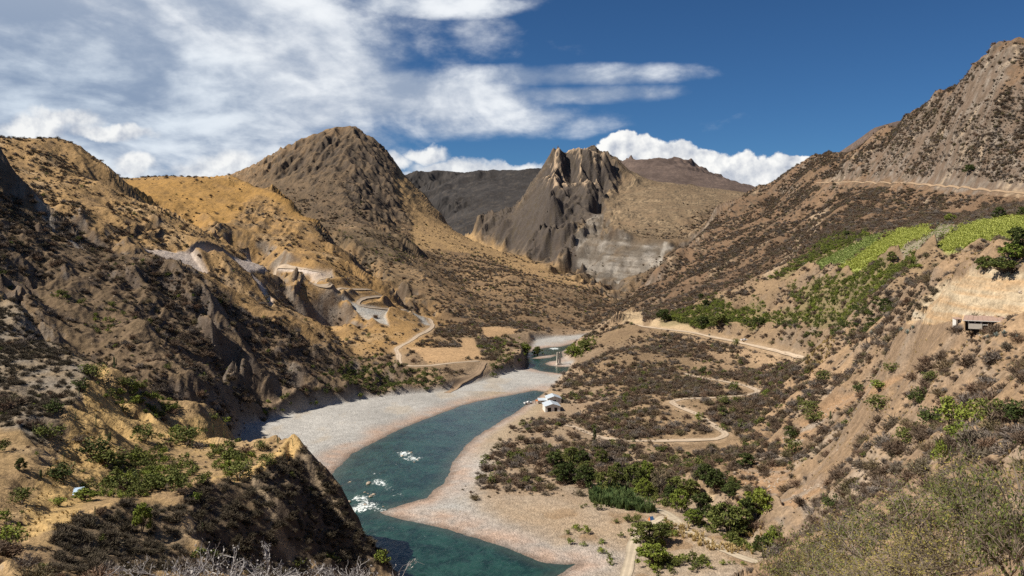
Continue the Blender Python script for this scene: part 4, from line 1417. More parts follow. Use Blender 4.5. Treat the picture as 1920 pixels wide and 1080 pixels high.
def twig_material(name, a, b, c):
    def f(t, bs):
        r = t.new('ShaderNodeObjectInfo').outputs['Random']
        g = t.new('ShaderNodeNewGeometry').outputs['Random Per Island']
        cr = t.new('ShaderNodeValToRGB')
        e = cr.color_ramp.elements
        e[0].position, e[0].color = 0.0, (0.090, 0.066, 0.048, 1)
        e[1].position, e[1].color = 1.0, (0.215, 0.190, 0.170, 1)
        for p_, c_ in ((0.3, (0.140, 0.100, 0.070, 1)), (0.5, (0.19, 0.120, 0.080, 1)), (0.65, (0.145, 0.128, 0.060, 1)), (0.8, (0.17, 0.142, 0.122, 1))):
            q = e.new(p_)
            q.color = c_
        t.put(cr.inputs[0], r)
        t.put(bs.inputs['Base Color'], t.mix(t.mul(g, 0.45), cr.outputs[0], c))
    return material(name, f, 0.9, 0.1)


M_TWIG = twig_material('dry_grey_brown_twigs', (0.085, 0.062, 0.048), (0.150, 0.115, 0.095), (0.20, 0.155, 0.12))
M_TWIG_D = leaf_material('dark_dry_twigs', (0.064, 0.054, 0.036), (0.110, 0.086, 0.066), (0.16, 0.135, 0.09))
M_LEAF = leaf_material('olive_green_leaves', (0.055, 0.075, 0.018), (0.115, 0.128, 0.035), (0.20, 0.21, 0.06))
M_LEAFB = leaf_material('bright_green_leaves', (0.095, 0.135, 0.022), (0.17, 0.20, 0.036), (0.27, 0.30, 0.06))
M_LEAFD = leaf_material('dark_green_leaves', (0.028, 0.045, 0.012), (0.056, 0.073, 0.020), (0.105, 0.125, 0.04))
M_BARK = leaf_material('grey_bark', (0.10, 0.08, 0.065), (0.15, 0.125, 0.10), (0.18, 0.15, 0.12))
M_STRAW = leaf_material('dry_yellow_grass', (0.33, 0.235, 0.095), (0.42, 0.31, 0.14), (0.50, 0.38, 0.19))
M_CANE = leaf_material('light_green_cane', (0.34, 0.38, 0.085), (0.42, 0.45, 0.11), (0.52, 0.53, 0.17))
M_CANE_D = leaf_material('green_cane', (0.20, 0.27, 0.075), (0.26, 0.32, 0.09), (0.35, 0.39, 0.15))
M_REED = leaf_material('dark_green_reeds', (0.045, 0.085, 0.030), (0.075, 0.115, 0.040), (0.14, 0.17, 0.06))
M_AGAVE = leaf_material('blue_grey_agave', (0.16, 0.20, 0.19), (0.21, 0.25, 0.23), (0.30, 0.33, 0.28))
M_CACTUS = leaf_material('green_cactus_skin', (0.055, 0.075, 0.035), (0.08, 0.10, 0.045), (0.10, 0.12, 0.06))
M_DEAD = leaf_material('bleached_dead_wood', (0.27, 0.25, 0.245), (0.33, 0.31, 0.295), (0.46, 0.43, 0.41))
M_STONE = leaf_material('broken_stone', (0.24, 0.19, 0.145), (0.36, 0.29, 0.22), (0.42, 0.35, 0.28))
M_THORN = leaf_material('thorn_bush_twigs', (0.15, 0.115, 0.085), (0.20, 0.16, 0.125), (0.27, 0.225, 0.18))
M_YLEAF = leaf_material('small_yellow_green_leaves', (0.19, 0.165, 0.040), (0.25, 0.205, 0.06), (0.32, 0.27, 0.09))


def tube(V, F, pts, r0, r1, sides=4):
    """a tapered branch through the points"""
    n = len(pts)
    base = len(V)
    for i, p in enumerate(pts):
        a = pts[min(i + 1, n - 1)] - pts[max(i - 1, 0)]
        a = a.normalized() if a.length > 1e-9 else Vector((0, 0, 1))
        s = a.orthogonal().normalized()
        u = a.cross(s)
        r = r0 + (r1 - r0) * i / (n - 1)
        for k in range(sides):
            an = 2 * math.pi * k / sides
            V.append(p + (s * math.cos(an) + u * math.sin(an)) * r)
    for i in range(n - 1):
        for k in range(sides):
            F.append((base + i * sides + k, base + i * sides + (k + 1) % sides, base + (i + 1) * sides + (k + 1) % sides, base + (i + 1) * sides + k))


def leaf(V, F, p, size, rng, up=0.3):
    a = Vector((rng.gauss(0, 1), rng.gauss(0, 1), rng.gauss(0, 1))).normalized()
    n = Vector((rng.gauss(0, 1), rng.gauss(0, 1), rng.gauss(0, 1) + up)).normalized()
    b = a.cross(n).normalized()
    i = len(V)
    w = size * (0.35 + 0.3 * rng.random())
    V.extend([p - a * size * 0.5, p + b * w * 0.5, p + a * size * 0.5, p - b * w * 0.5])
    F.append((i, i + 1, i + 2, i + 3))


def twig_shrub(seed, h=1.0, w=1.0, stems=26, mat=M_TWIG):
    """leafless thorny scrub: stems fan out of one base and fork; unit size"""
    rng = random.Random(seed)
    V, F = [], []

    def strip(p, q, r):
        d = (q - p)
        s = d.cross(Vector((rng.gauss(0, 1), rng.gauss(0, 1), rng.gauss(0, 1)))).normalized() * r
        i = len(V)
        V.extend([p - s, p + s, q])
        F.append((i, i + 1, i + 2))
    for _ in range(stems):
        an = rng.random() * 2 * math.pi
        lean = rng.random() ** 0.7 * 1.15
        d = Vector((math.cos(an) * math.sin(lean) * w, math.sin(an) * math.sin(lean) * w, math.cos(lean) * h))
        L = 0.55 + 0.45 * rng.random()
        p0 = Vector((rng.gauss(0, 0.06), rng.gauss(0, 0.06), -0.08))
        p1 = p0 + d * L * 0.5
        strip(p0, p1 + d * 0.1, 0.022)
        for k in range(4):
            d2 = (d + Vector((rng.gauss(0, 0.5), rng.gauss(0, 0.5), rng.gauss(0.1, 0.4)))).normalized() * L * 0.55
            a = p0 + (p1 - p0) * (0.5 + 0.5 * rng.random())
            q = a + d2
            q.z = max(q.z, 0.02)
            strip(a, q, 0.020)
            for kk in range(3):
                d3 = (d2.normalized() + Vector((rng.gauss(0, 0.7), rng.gauss(0, 0.7), rng.gauss(0.1, 0.6)))).normalized() * 0.26
                b = a + d2 * (0.35 + 0.6 * rng.random())
                e = b + d3
                e.z = max(e.z, 0.02)
                strip(b, e, 0.024)
    return mesh_from('dry_shrub', V, F, [mat])


def leafy(seed, leaves=260, h=1.0, w=1.0, clumps=11, size=0.16, mat=M_LEAF, twigs=10, base=0.05, flat=0.0):
    """leafy crown of scattered leaf clumps, unit size; (twigs, leaves) as separate lists when asked"""
    rng = random.Random(seed)
    V, F = [], []
    cs = []
    for _ in range(clumps):
        an = rng.random() * 2 * math.pi
        r = math.sqrt(rng.random()) * 0.40
        z = base + 0.22 + 0.62 * rng.random() * (1 - (r / 0.5) ** 2 * 0.55)
        if flat:
            z = base + 0.55 + flat * rng.random()
        cs.append((Vector((math.cos(an) * r * w, math.sin(an) * r * w, z * h)), 0.13 + 0.13 * rng.random()))
    for i in range(leaves):
        c, cr = cs[rng.randrange(clumps)]
        v = Vector((rng.gauss(0, 1), rng.gauss(0, 1), rng.gauss(0, 1)))
        v = v.normalized() * cr * (0.45 + 0.6 * rng.random() ** 0.5)
        v.z *= 0.75
        p = c + v
        p.z = max(p.z, 0.03)
        leaf(V, F, p, size * (0.6 + 0.7 * rng.random()), rng)
    nl = len(F)
    for _ in range(twigs):
        c, cr = cs[rng.randrange(clumps)]
        q = c + Vector((rng.gauss(0, 0.08), rng.gauss(0, 0.08), rng.gauss(0, 0.06)))
        i = len(V)
        V.extend([Vector((-0.015, 0, -0.1)), Vector((0.015, 0, -0.1)), q])
        F.append((i, i + 1, i + 2))
    return mesh_from('shrub', V, F, [mat, M_BARK], [0] * nl + [1] * (len(F) - nl))


def tree_parts(seed, mat, h=1.0, w=1.0, leaves=2600, size=0.078, clumps=46, spread=1.0, column=False, lowest=0.12):
    """trunk with limbs, and a crown of leaf clumps at the limbs' ends; unit height"""
    rng = random.Random(seed)
    tv, tf = [], []
    cs = []
    trunk_h = 0.22 if not column else 0.15
    nst = rng.choice((1, 2, 2, 3)) if not column else 1
    tops = []
    for s in range(nst):
        a = rng.random() * 6.28
        p = [Vector((0, 0, -0.06))]
        d = Vector((math.cos(a) * 0.25 * (nst > 1), math.sin(a) * 0.25 * (nst > 1), 1)).normalized()
        for k in range(3):
            p.append(p[-1] + d * (trunk_h + 0.06) / 3 + Vector((rng.gauss(0, 0.012), rng.gauss(0, 0.012), 0)))
        tube(tv, tf, p, 0.035, 0.024, 6)
        tops.append((p[-1], d))
    for i in range(clumps):
        t0, d0 = tops[i % nst]
        if column:
            z = 0.15 + 0.85 * (i + 0.5) / clumps
            r = 0.20 * w * (1 - z * 0.85) ** 0.8 * (0.4 + 0.8 * rng.random())
            an = rng.random() * 6.28
            c = Vector((math.cos(an) * r, math.sin(an) * r, z))
            cr = 0.10
        else:
            an = rng.random() * 6.28
            rr = math.sqrt(rng.random()) * 0.46 * spread
            zt = 0.93 - (rr / 0.5) ** 2 * 0.42
            z = zt - rng.random() ** 1.6 * (zt - lowest) * 0.85
            c = Vector((math.cos(an) * rr * w, math.sin(an) * rr * w, z * h))
            cr = 0.075 + 0.075 * rng.random()
        cs.append((c, cr))
        mid = (t0 + c) * 0.5 + Vector((rng.gauss(0, 0.03), rng.gauss(0, 0.03), 0.02))
        tube(tv, tf, [t0, mid, c], 0.014, 0.004, 4)
    V, F = [], []
    for i in range(leaves):
        c, cr = cs[rng.randrange(clumps)]
        v = Vector((rng.gauss(0, 1), rng.gauss(0, 1), rng.gauss(0, 1))).normalized() * cr * (0.35 + 0.75 * rng.random())
        v.z *= 0.7
        leaf(V, F, c + v, size * (0.6 + 0.8 * rng.random()), rng)
    return mesh_from('trunk', tv, tf, [M_BARK]), mesh_from('crown', V, F, [mat])


def tuft(seed, blades=22, mat=M_STRAW, h=1.0, spread=0.35, wd=0.05):
    rng = random.Random(seed)
    V, F = [], []
    for _ in range(blades):
        an = rng.random() * 6.28
        r = rng.random() * 0.18
        p = Vector((math.cos(an) * r, math.sin(an) * r, -0.04))
        l = h * (0.55 + 0.5 * rng.random())
        an2 = an + rng.gauss(0, 0.6)
        q = p + Vector((math.cos(an2) * spread * rng.random(), math.sin(an2) * spread * rng.random(), l * 0.7))
        e = q + (q - p) * 0.35 + Vector((math.cos(an2) * 0.16, math.sin(an2) * 0.16, -0.06))
        s = Vector((-math.sin(an2), math.cos(an2), 0)) * wd
        i = len(V)
        V.extend([p - s, p + s, q + s * 0.8, q - s * 0.8, e])
        F.extend([(i, i + 1, i + 2, i + 3), (i + 3, i + 2, i + 4)])
    return mesh_from('tuft', V, F, [mat])


def stone_mesh(seed):
    rng = random.Random(seed)
    bm = bmesh.new()
    bmesh.ops.create_icosphere(bm, subdivisions=2, radius=0.5)
    off = Vector((rng.random() * 40, rng.random() * 40, 0))
    dirs = [Vector((rng.gauss(0, 1), rng.gauss(0, 1), rng.gauss(0, 1))).normalized() for _ in range(9)]
    cut = [0.28 + 0.2 * rng.random() for _ in dirs]
    for v in bm.verts:
        for d, c in zip(dirs, cut):
            k = v.co.dot(d)
            if k > c:
                v.co -= d * (k - c)
        v.co.z *= 0.75
    me = bpy.data.meshes.new('stone')
    bm.to_mesh(me)
    bm.free()
    me.materials.append(M_STONE)
    return me


def agave_mesh(seed, blades=26):
    rng = random.Random(seed)
    V, F = [], []
    for k in range(blades):
        an = k * 2.399 + rng.gauss(0, 0.1)
        lean = 0.25 + 1.1 * (k / blades) + rng.gauss(0, 0.06)
        d = Vector((math.cos(an) * math.sin(lean), math.sin(an) * math.sin(lean), math.cos(lean)))
        s = Vector((-math.sin(an), math.cos(an), 0))
        up = s.cross(d)
        L = 0.75 + 0.3 * rng.random()
        i = len(V)
        a, b, c = d * 0.02, d * L * 0.5 + Vector((0, 0, 0.03)), d * L
        V.extend([a - s * 0.04, a + s * 0.04, b - s * 0.07, b - up * -0.03, b + s * 0.07, c])
        F.extend([(i, i + 1, i + 4, i + 3), (i, i + 3, i + 2), (i + 2, i + 3, i + 5), (i + 3, i + 4, i + 5)])
    return mesh_from('agave', V, F, [M_AGAVE])


def cactus_mesh(seed):
    rng = random.Random(seed)
    V, F = [], []
    for k in range(rng.choice((1, 3, 4, 5))):
        a = rng.random() * 6.28
        r = 0.0 if k == 0 else 0.16
        p = Vector((0, 0, 0.0 if k == 0 else 0.15))
        e = Vector((math.cos(a) * r, math.sin(a) * r, p.z + 0.10))
        hh = 1.0 if k == 0 else 0.55 + 0.35 * rng.random()
        pts = [p + Vector((0, 0, -0.05)), e, e + Vector((0, 0, hh * 0.45)), e + Vector((0, 0, hh * 0.8)), e + Vector((0, 0, hh * 0.84))]
        n0 = len(F)
        tube(V, F, pts, 0.045, 0.035, 7)
        i = len(V)
        V.append(pts[-1] + Vector((0, 0, 0.03)))
        b = i - 7
        for s in range(7):
            F.append((b + s, b + (s + 1) % 7, i))
    return mesh_from('cactus', V, F, [M_CACTUS])


P_DRY = [twig_shrub(i, stems=22 + 2 * i, mat=M_TWIG) for i in range(5)]
P_DRYD = [twig_shrub(20 + i, stems=24 + 2 * i, mat=M_TWIG_D) for i in range(4)]
P_GRN = [leafy(30 + i, leaves=230, mat=M_LEAF) for i in range(4)]
P_GRNB = [leafy(40 + i, leaves=230, mat=M_LEAFB) for i in range(3)]
P_GRND = [leafy(50 + i, leaves=260, mat=M_LEAFD) for i in range(3)]
P_TUFT = [tuft(60 + i) for i in range(3)]
P_CANE = [tuft(70 + i, 26, M_CANE, 1.0, 0.5, 0.06) for i in range(3)]
P_CANED = [tuft(75 + i, 22, M_CANE_D, 1.0, 0.45, 0.06) for i in range(3)]
P_REED = [tuft(80 + i, 30, M_REED, 1.3, 0.4, 0.035) for i in range(3)]
P_STONE = [stone_mesh(90 + i) for i in range(4)]
print('protos', round(time.time() - T0, 1))

# ------------------------------------------------------------------ where plants stand
_P = np.stack([GXX, GY, Z], -1)
_e1 = _P[1:, :-1] - _P[:-1, :-1]
_e2 = _P[:-1, 1:] - _P[:-1, :-1]
CAREA = np.abs(_e1[..., 0] * _e2[..., 1] - _e1[..., 1] * _e2[..., 0]).astype(np.float32)


def dil(m, n):
    c = blur(blur(m.astype(np.float32), n, 1), 2, 0)
    return c > 0.004


SEEN = dil(VIS & (PYF < 1130), 7)[:-1, :-1]
SRNG = np.random.default_rng(5)


def cellavg(a):
    return a[:-1, :-1]


def scatter(dens, smin, smax, pw=1.6, cap=60000):
    """points on the ground with the given number per square metre, their sizes"""
    lam = dens * CAREA * SEEN
    tot = float(lam.sum())
    if tot < 1:
        return None
    n = int(min(tot, cap))
    cum = np.cumsum(lam.ravel(), dtype=np.float64)
    k = np.searchsorted(cum, SRNG.random(n) * cum[-1])
    i, j = np.unravel_index(np.minimum(k, lam.size - 1), lam.shape)
    a, b = SRNG.random(n)[:, None], SRNG.random(n)[:, None]
    p = (_P[i, j] * (1 - a) + _P[i + 1, j] * a) * (1 - b) + (_P[i, j + 1] * (1 - a) + _P[i + 1, j + 1] * a) * b
    s = smin + (smax - smin) * SRNG.random(n) ** pw
    return {'p': p, 's': s, 'i': i, 'j': j}


def inst_object(name, label, parts, kind='stuff'):
    """one object carrying many small plants: (prototype meshes, points) in parts"""
    protos, P, S, R, I = [], [], [], [], []
    for meshes, sc, zs in parts:
        if sc is None or not len(sc['p']):
            continue
        n = len(sc['p'])
        P.append(sc['p'])
        s = sc['s'][:, None] * np.ones(3)
        s[:, 2] *= zs * (0.8 + 0.4 * SRNG.random(n))
        S.append(s)
        R.append(np.c_[SRNG.normal(0, 0.08, n), SRNG.normal(0, 0.08, n), SRNG.random(n) * 6.283])
        I.append(len(protos) + SRNG.integers(0, len(meshes), n))
        protos += meshes
    if not P:
        return
    P, S, R, I = np.concatenate(P), np.concatenate(S), np.concatenate(R), np.concatenate(I)
    me = bpy.data.meshes.new(name)
    me.vertices.add(len(P))
    me.vertices.foreach_set('co', P.astype(np.float32).ravel())
    for an, ty, dat, key in (('scl', 'FLOAT_VECTOR', S, 'vector'), ('rot', 'FLOAT_VECTOR', R, 'vector')):
        at = me.attributes.new(an, ty, 'POINT')
        at.data.foreach_set(key, dat.astype(np.float32).ravel())
    at = me.attributes.new('idx', 'INT', 'POINT')
    at.data.foreach_set('value', I.astype(np.int32))
    o = bpy.data.objects.new(name, me)
    COL.objects.link(o)
    ng = bpy.data.node_groups.new(name, 'GeometryNodeTree')
    ng.interface.new_socket('Geometry', in_out='INPUT', socket_type='NodeSocketGeometry')
    ng.interface.new_socket('Geometry', in_out='OUTPUT', socket_type='NodeSocketGeometry')
    gi = ng.nodes.new('NodeGroupInput')
    go = ng.nodes.new('NodeGroupOutput')
    iop = ng.nodes.new('GeometryNodeInstanceOnPoints')
    iop.inputs['Pick Instance'].default_value = True
    join = ng.nodes.new('GeometryNodeJoinGeometry')
    for m in reversed(protos):
        po = bpy.data.objects.new(m.name, m)
        oi = ng.nodes.new('GeometryNodeObjectInfo')
        oi.inputs['Object'].default_value = po
        oi.inputs['As Instance'].default_value = True
        ng.links.new(oi.outputs['Geometry'], join.inputs[0])

    def attr(nm, ty):
        nd = ng.nodes.new('GeometryNodeInputNamedAttribute')
        nd.data_type = ty
        nd.inputs['Name'].default_value = nm
        return nd.outputs['Attribute']
    ng.links.new(gi.outputs[0], iop.inputs['Points'])
    ng.links.new(join.outputs[0], iop.inputs['Instance'])
    ng.links.new(attr('idx', 'INT'), iop.inputs['Instance Index'])
    rot = ng.nodes.new('FunctionNodeEulerToRotation')
    ng.links.new(attr('rot', 'FLOAT_VECTOR'), rot.inputs[0])
    ng.links.new(rot.outputs[0], iop.inputs['Rotation'])
    ng.links.new(attr('scl', 'FLOAT_VECTOR'), iop.inputs['Scale'])
    ng.links.new(iop.outputs[0], go.inputs[0])
    md = o.modifiers.new('scatter', 'NODES')
    md.node_group = ng
    o['kind'] = kind
    o['label'] = label
    print(name, len(P))
    return o


# densities per square metre
nm, nf = cellavg(N_MID), cellavg(N_FINE)
gul = cellavg(GUL)
yy = cellavg(GY)
steep = cellavg(STEEP)
clear = 1 - np.clip(np.maximum.reduce([A_FIELD, A_CROP1, A_CROP2, A_CROP3, A_PLOT, A_SCAR * 0.97, A_GREY * 0.97, A_CHUTE, A_STRIP * 0.97, smooth(8, 4.8, road_d), A_CLIFF, A_LIME * 0.85,
                                       A_BENCHCUT * 0.9, A_ROADCUT, FLW]), 0, 1)
clear = np.clip(cellavg(clear) + cellavg(RBANK * smooth(7, 18, -SWA) * smooth(322, 345, GY) * smooth(16, 26, np.hypot(GXX - 22, GY - 492))) * cellavg(smooth(4, 6, road_d)), 0, 1)
cliffy = 1 - 0.75 * smooth(0.36, 0.55, steep) * (1 - cellavg(RW['right_hill'])) * (1 - 0.6 * cellavg(RW['near_slope']))
gully = np.clip(0.58 - 0.85 * gul, 0.05, 1.8)
RWc = {k: cellavg(v) for k, v in RW.items()}
nb_ = cellavg(fbm(GXX, GY, 85.0, 3, 26))
patch = np.clip(0.72 + 2.0 * nm + 1.7 * nb_ + 1.5 * nf, 0.02, 3.0)
tan_ = cellavg(A_TANSPUR)
gold = cellavg(np.maximum(A_GOLD, A_SKIRT))
dkface = cellavg(np.maximum(area([(345, 928), (430, 908), (475, 902), (555, 862), (620, 920), (735, 1085), (380, 1085)], 170, 300, 4, 8),
                            area([(100, 1000), (240, 955), (340, 960), (350, 1085), (90, 1085)], 120, 230, 8, 16)))
orch = cellavg(A_ORCH)
yyk = smooth(1500, 1000, yy)

d_dry = (RWc['near_spur'] * 0.06 + RWc['left_slope'] * 0.30 + RWc['tan_hill'] * 0.085 + RWc['round_hill'] * 0.035 + RWc['right_hill'] * 0.60 +
         RWc['bench'] * 0.27 + RWc['near_slope'] * 0.25 + RWc['great_hill'] * 0.11 + RWc['rock_peak'] * 0.03 + RWc['floor'] * 0.03)
rbs = cellavg(RBANK * smooth(7, 18, -SWA) * smooth(322, 345, GY) * smooth(16, 26, np.hypot(GXX - 22, GY - 492)))
d_dry = d_dry * patch * gully * cliffy * clear * (1 - 0.75 * tan_) * (1 - 0.8 * gold) * (1 - dkface) * (1 - 0.6 * orch)
d_dryd = dkface * 0.26 * clear + cellavg(A_GREYSPUR) * 0.22 * np.clip(patch + 0.3, 0, 2) + cellavg(area([(1690, 600), (1700, 560), (1745, 530), (1760, 545), (1730, 590), (1712, 610)], 250, 420, 4, 5)) * 0.2 + (RWc['left_slope'] * 0.13 + RWc['great_hill'] * 0.020 + RWc['right_hill'] * 0.025 + RWc['rock_peak'] * 0.012) * patch * gully * clear * cliffy
grnp = np.clip(smooth(-0.1, 0.45, nm + 0.3 * nf), 0, 1)
d_grn = (RWc['near_spur'] * 0.020 + RWc['left_slope'] * 0.020 + RWc['tan_hill'] * 0.003 + RWc['round_hill'] * 0.002 + RWc['right_hill'] * 0.003 + RWc['bench'] * 0.010 + RWc['near_slope'] * 0.012 +
         RWc['great_hill'] * 0.0035) * grnp * clear * gully * (1 - 0.5 * tan_)
d_grn = d_grn + orch * 0.22 * clear * np.clip(0.7 + 1.5 * nf, 0, 1.5)
d_grnb = orch * 0.16 * clear * np.clip(0.7 + 1.5 * nf, 0, 1.5) + d_grn * 0.25


def zone(pts, a, b, soft=4, wob=6):
    return cellavg(area(pts, a, b, soft, wob)) * clear


RCLR = cellavg(smooth(3.5, 5.5, road_d))


def zone_flat(pts, a, b, soft=4, wob=6):
    return cellavg(area(pts, a, b, soft, wob) * smooth(6, 12, -SWA)) * RCLR


Zg = [
    (zone([(470, 790), (490, 768), (560, 752), (620, 748), (640, 756), (600, 768), (540, 780)], 440, 620, 3, 4), 0.10, 'mix'),
    (zone([(185, 750), (230, 742), (310, 760), (330, 775), (300, 785), (240, 785), (195, 775)], 260, 400, 3, 4), 0.22, 'mix'),
    (zone([(200, 860), (300, 850), (400, 900), (370, 935), (330, 925), (230, 945), (150, 935), (190, 900)], 170, 320, 8, 10), 0.14, 'mix'),
    (zone([(400, 845), (455, 850), (470, 880), (430, 900), (390, 880)], 200, 345, 5, 8), 0.14, 'mix'),
    (zone([(600, 722), (660, 690), (760, 690), (830, 712), (835, 735), (760, 742), (680, 748), (610, 755)], 500, 700, 5, 6), 0.11, 'dark'),
    (zone([(845, 738), (870, 728), (920, 700), (930, 680), (985, 680), (985, 692), (950, 703), (900, 722)], 540, 760, 3, 4), 0.10, 'dark'),
    (zone([(880, 655), (930, 640), (990, 650), (985, 672), (950, 680), (915, 672)], 620, 860, 4, 5), 0.035, 'mix'),
    (zone([(1055, 672), (1062, 655), (1090, 643), (1120, 640), (1112, 662), (1085, 675)], 620, 830, 3, 3), 0.055, 'bright'),
    (zone([(1240, 612), (1300, 606), (1440, 600), (1530, 605), (1600, 590), (1660, 570), (1690, 580), (1680, 610), (1600, 640), (1560, 650), (1500, 640), (1430, 615), (1300, 622)], 400, 800, 5, 7), 0.11, 'dark'),
    (zone([(640, 440), (690, 460), (770, 475), (790, 490), (740, 490), (660, 470)], 1000, 1700, 8, 14), 0.010, 'mix'),
    (zone([(0, 470), (100, 500), (220, 560), (260, 640), (200, 640), (100, 580), (0, 530)], 330, 480, 10, 18), 0.045, 'mix'),
    (zone_flat([(1165, 880), (1180, 870), (1240, 900), (1300, 935), (1370, 970), (1440, 1020), (1440, 1050), (1350, 1000), (1250, 960), (1180, 925)], 270, 400, 4, 5), 0.16, 'mix'),
    (zone_flat([(1180, 985), (1250, 975), (1262, 1010), (1255, 1070), (1195, 1070), (1185, 1040)], 240, 330, 5, 8), 0.10, 'mix'),
    (zone_flat([(1090, 965), (1150, 970), (1185, 1000), (1170, 1060), (1100, 1060), (1060, 1010)], 240, 330, 8, 14), 0.035, 'mix'),
    (zone_flat([(1030, 850), (1090, 850), (1160, 900), (1160, 930), (1090, 925), (1040, 900)], 290, 420, 5, 6), 0.06, 'mix'),
    (zone([(1130, 838), (1180, 842), (1250, 868), (1330, 900), (1390, 940), (1390, 905), (1320, 860), (1220, 835)], 320, 420, 4, 5), 0.05, 'dark'),
    (zone_flat([(1230, 1060), (1290, 1050), (1400, 1060), (1420, 1085), (1220, 1090)], 220, 300, 4, 6), 0.10, 'mix')]
zall = 0
d_grnd = 0
for zmask, dd, kd in Zg:
    if kd == 'mix':
        d_grn = d_grn + zmask * dd * 0.7
        d_grnb = d_grnb + zmask * dd * 0.35
    elif kd == 'dark':
        d_grn = d_grn + zmask * dd * 0.6
        d_grnd = d_grnd + zmask * dd * 0.4
    else:
        d_grnb = d_grnb + zmask * dd * 0.8
        d_grn = d_grn + zmask * dd * 0.3
    d_dry = d_dry * (1 - 0.5 * zmask)
rbs = cellavg(RBANK * smooth(7, 18, -SWA) * smooth(322, 345, GY) * smooth(16, 26, np.hypot(GXX - 22, GY - 492)))
d_dry = d_dry + rbs * 0.17 * np.clip(0.6 + 1.5 * nm + nf, 0, 2)
d_grn = d_grn + rbs * 0.03 * np.clip(0.4 + 2 * nm + nf, 0, 2)
# bare sky-line crests keep a few dots of scrub
far_k = smooth(1900, 1300, yy) * (1 - 0.9 * cellavg(A_FRONT))
near_k = smooth(85, 110, yy)
S_DRY = scatter(d_dry * far_k * near_k, 1.0, 4.6, 2.6, 360000)
S_LOW = scatter(d_dry * smooth(1900, 1300, yy) * near_k * smooth(1100, 800, yy) * 1.3, 0.45, 1.1, 1.3, 150000)
S_DRYD = scatter(d_dryd * far_k * near_k, 0.9, 2.8, 1.5, 60000)
S_GRN = scatter(d_grn * far_k * near_k, 1.3, 4.6, 1.8, 26000)
S_GRNB = scatter(d_grnb * far_k * near_k, 1.3, 4.0, 1.6, 16000)
S_GRND = scatter(d_grnd * far_k, 1.8, 4.2, 1.5, 8000)
print('scattered', round(time.time() - T0, 1))


def pixel_of(p):
    return 960 + p[:, 0] / p[:, 1] * FPX, HOR + (CAMH - p[:, 2]) / p[:, 1] * FPX


def split_largest(sc, n, minpx=0):
    """the n that show largest in the frame, and the rest"""
    if sc is None:
        return None, None
    px, py = pixel_of(sc['p'])
    ok = (px > 4) & (px < 1916) & (py < 1074) & VIS[sc['i'], sc['j']] & VIS[sc['i'] + 1, sc['j'] + 1]
    key = np.where(ok, sc['s'] / sc['p'][:, 1], -1)
    o = np.argsort(-key)
    a, b = o[:n], o[n:]
    f = lambda q: {k: v[q] for k, v in sc.items()}
    return f(a), f(b)
# ------------------------------------------------------------------ placing single plants
def spot(px, py, ymin=0, ymax=1e9):
    """the ground point first met along the line of sight through a frame position"""
    f = float(np.interp(px, FXP, _FI))
    c = int(np.clip(round(f), 0, len(FXP) - 1))
    ok = np.where((GY[c] > ymin) & (GY[c] < ymax) & (PYF[c] <= py))[0]
    if not len(ok):
        k = np.abs(PYF[c] - py).argmin()
    else:
        k = ok[0]
    Y = GY[c, k]
    return Vector(((px - 960) / FPX * Y, Y, Z[c, k]))


def tag(o, label, cat, group=None):
    o['label'] = label
    o['category'] = cat
    if group:
        o['group'] = group


def thing(name, loc, label, cat, group=None, rz=0.0, sc=(1, 1, 1)):
    o = bpy.data.objects.new(name, None)
    COL.objects.link(o)
    o.location = loc
    o.rotation_euler = (0, 0, rz)
    o.scale = sc
    o.empty_display_size = 0.3
    tag(o, label, cat, group)
    return o


def part(name, me, parent, label=None):
    o = bpy.data.objects.new(name, me)
    COL.objects.link(o)
    o.parent = parent
    if label:
        o['label'] = label
    return o


def where(px, py, Y):
    """words for the place a plant stands"""
    if Y < 345 and px < 760:
        return 'spur'
    if px < 520 and Y < 580:
        return 'dark'
    return None


TREES = {}
for k, (mat, kw) in {'olive': (M_LEAF, {}), 'bright': (M_LEAFB, {}), 'dark': (M_LEAFD, {}), 'brown': (M_TWIG, dict(size=0.055, leaves=1100)),
                     'column': (M_LEAFD, dict(column=True, leaves=900)), 'round': (M_LEAFD, dict(spread=0.85, lowest=0.12)), 'umbrella': (M_LEAF, dict(spread=1.15, lowest=0.45))}.items():
    TREES[k] = [tree_parts(200 + 7 * i + len(k), mat, **kw) for i in range(3 if k in ('olive', 'dark', 'bright') else 1)]
_tn = [0]


def tree(px, py, wpx, hpx, kind, label, group=None, cat='tree', name=None, ymin=0, ymax=1e9):
    """a tree whose foot shows at (px, py), of the given width and height in frame pixels"""
    p = spot(px, py, ymin, ymax)
    k = p.y / FPX
    tm, cm = TREES[kind][_tn[0] % len(TREES[kind])]
    _tn[0] += 1
    r = random.random() * 6.28
    o = thing(name or 'tree', p, label, cat, group, r, (wpx * k * 1.02, wpx * k * 1.02, hpx * k * 1.04))
    part('trunk', tm, o)
    part('crown', cm, o)
    return o


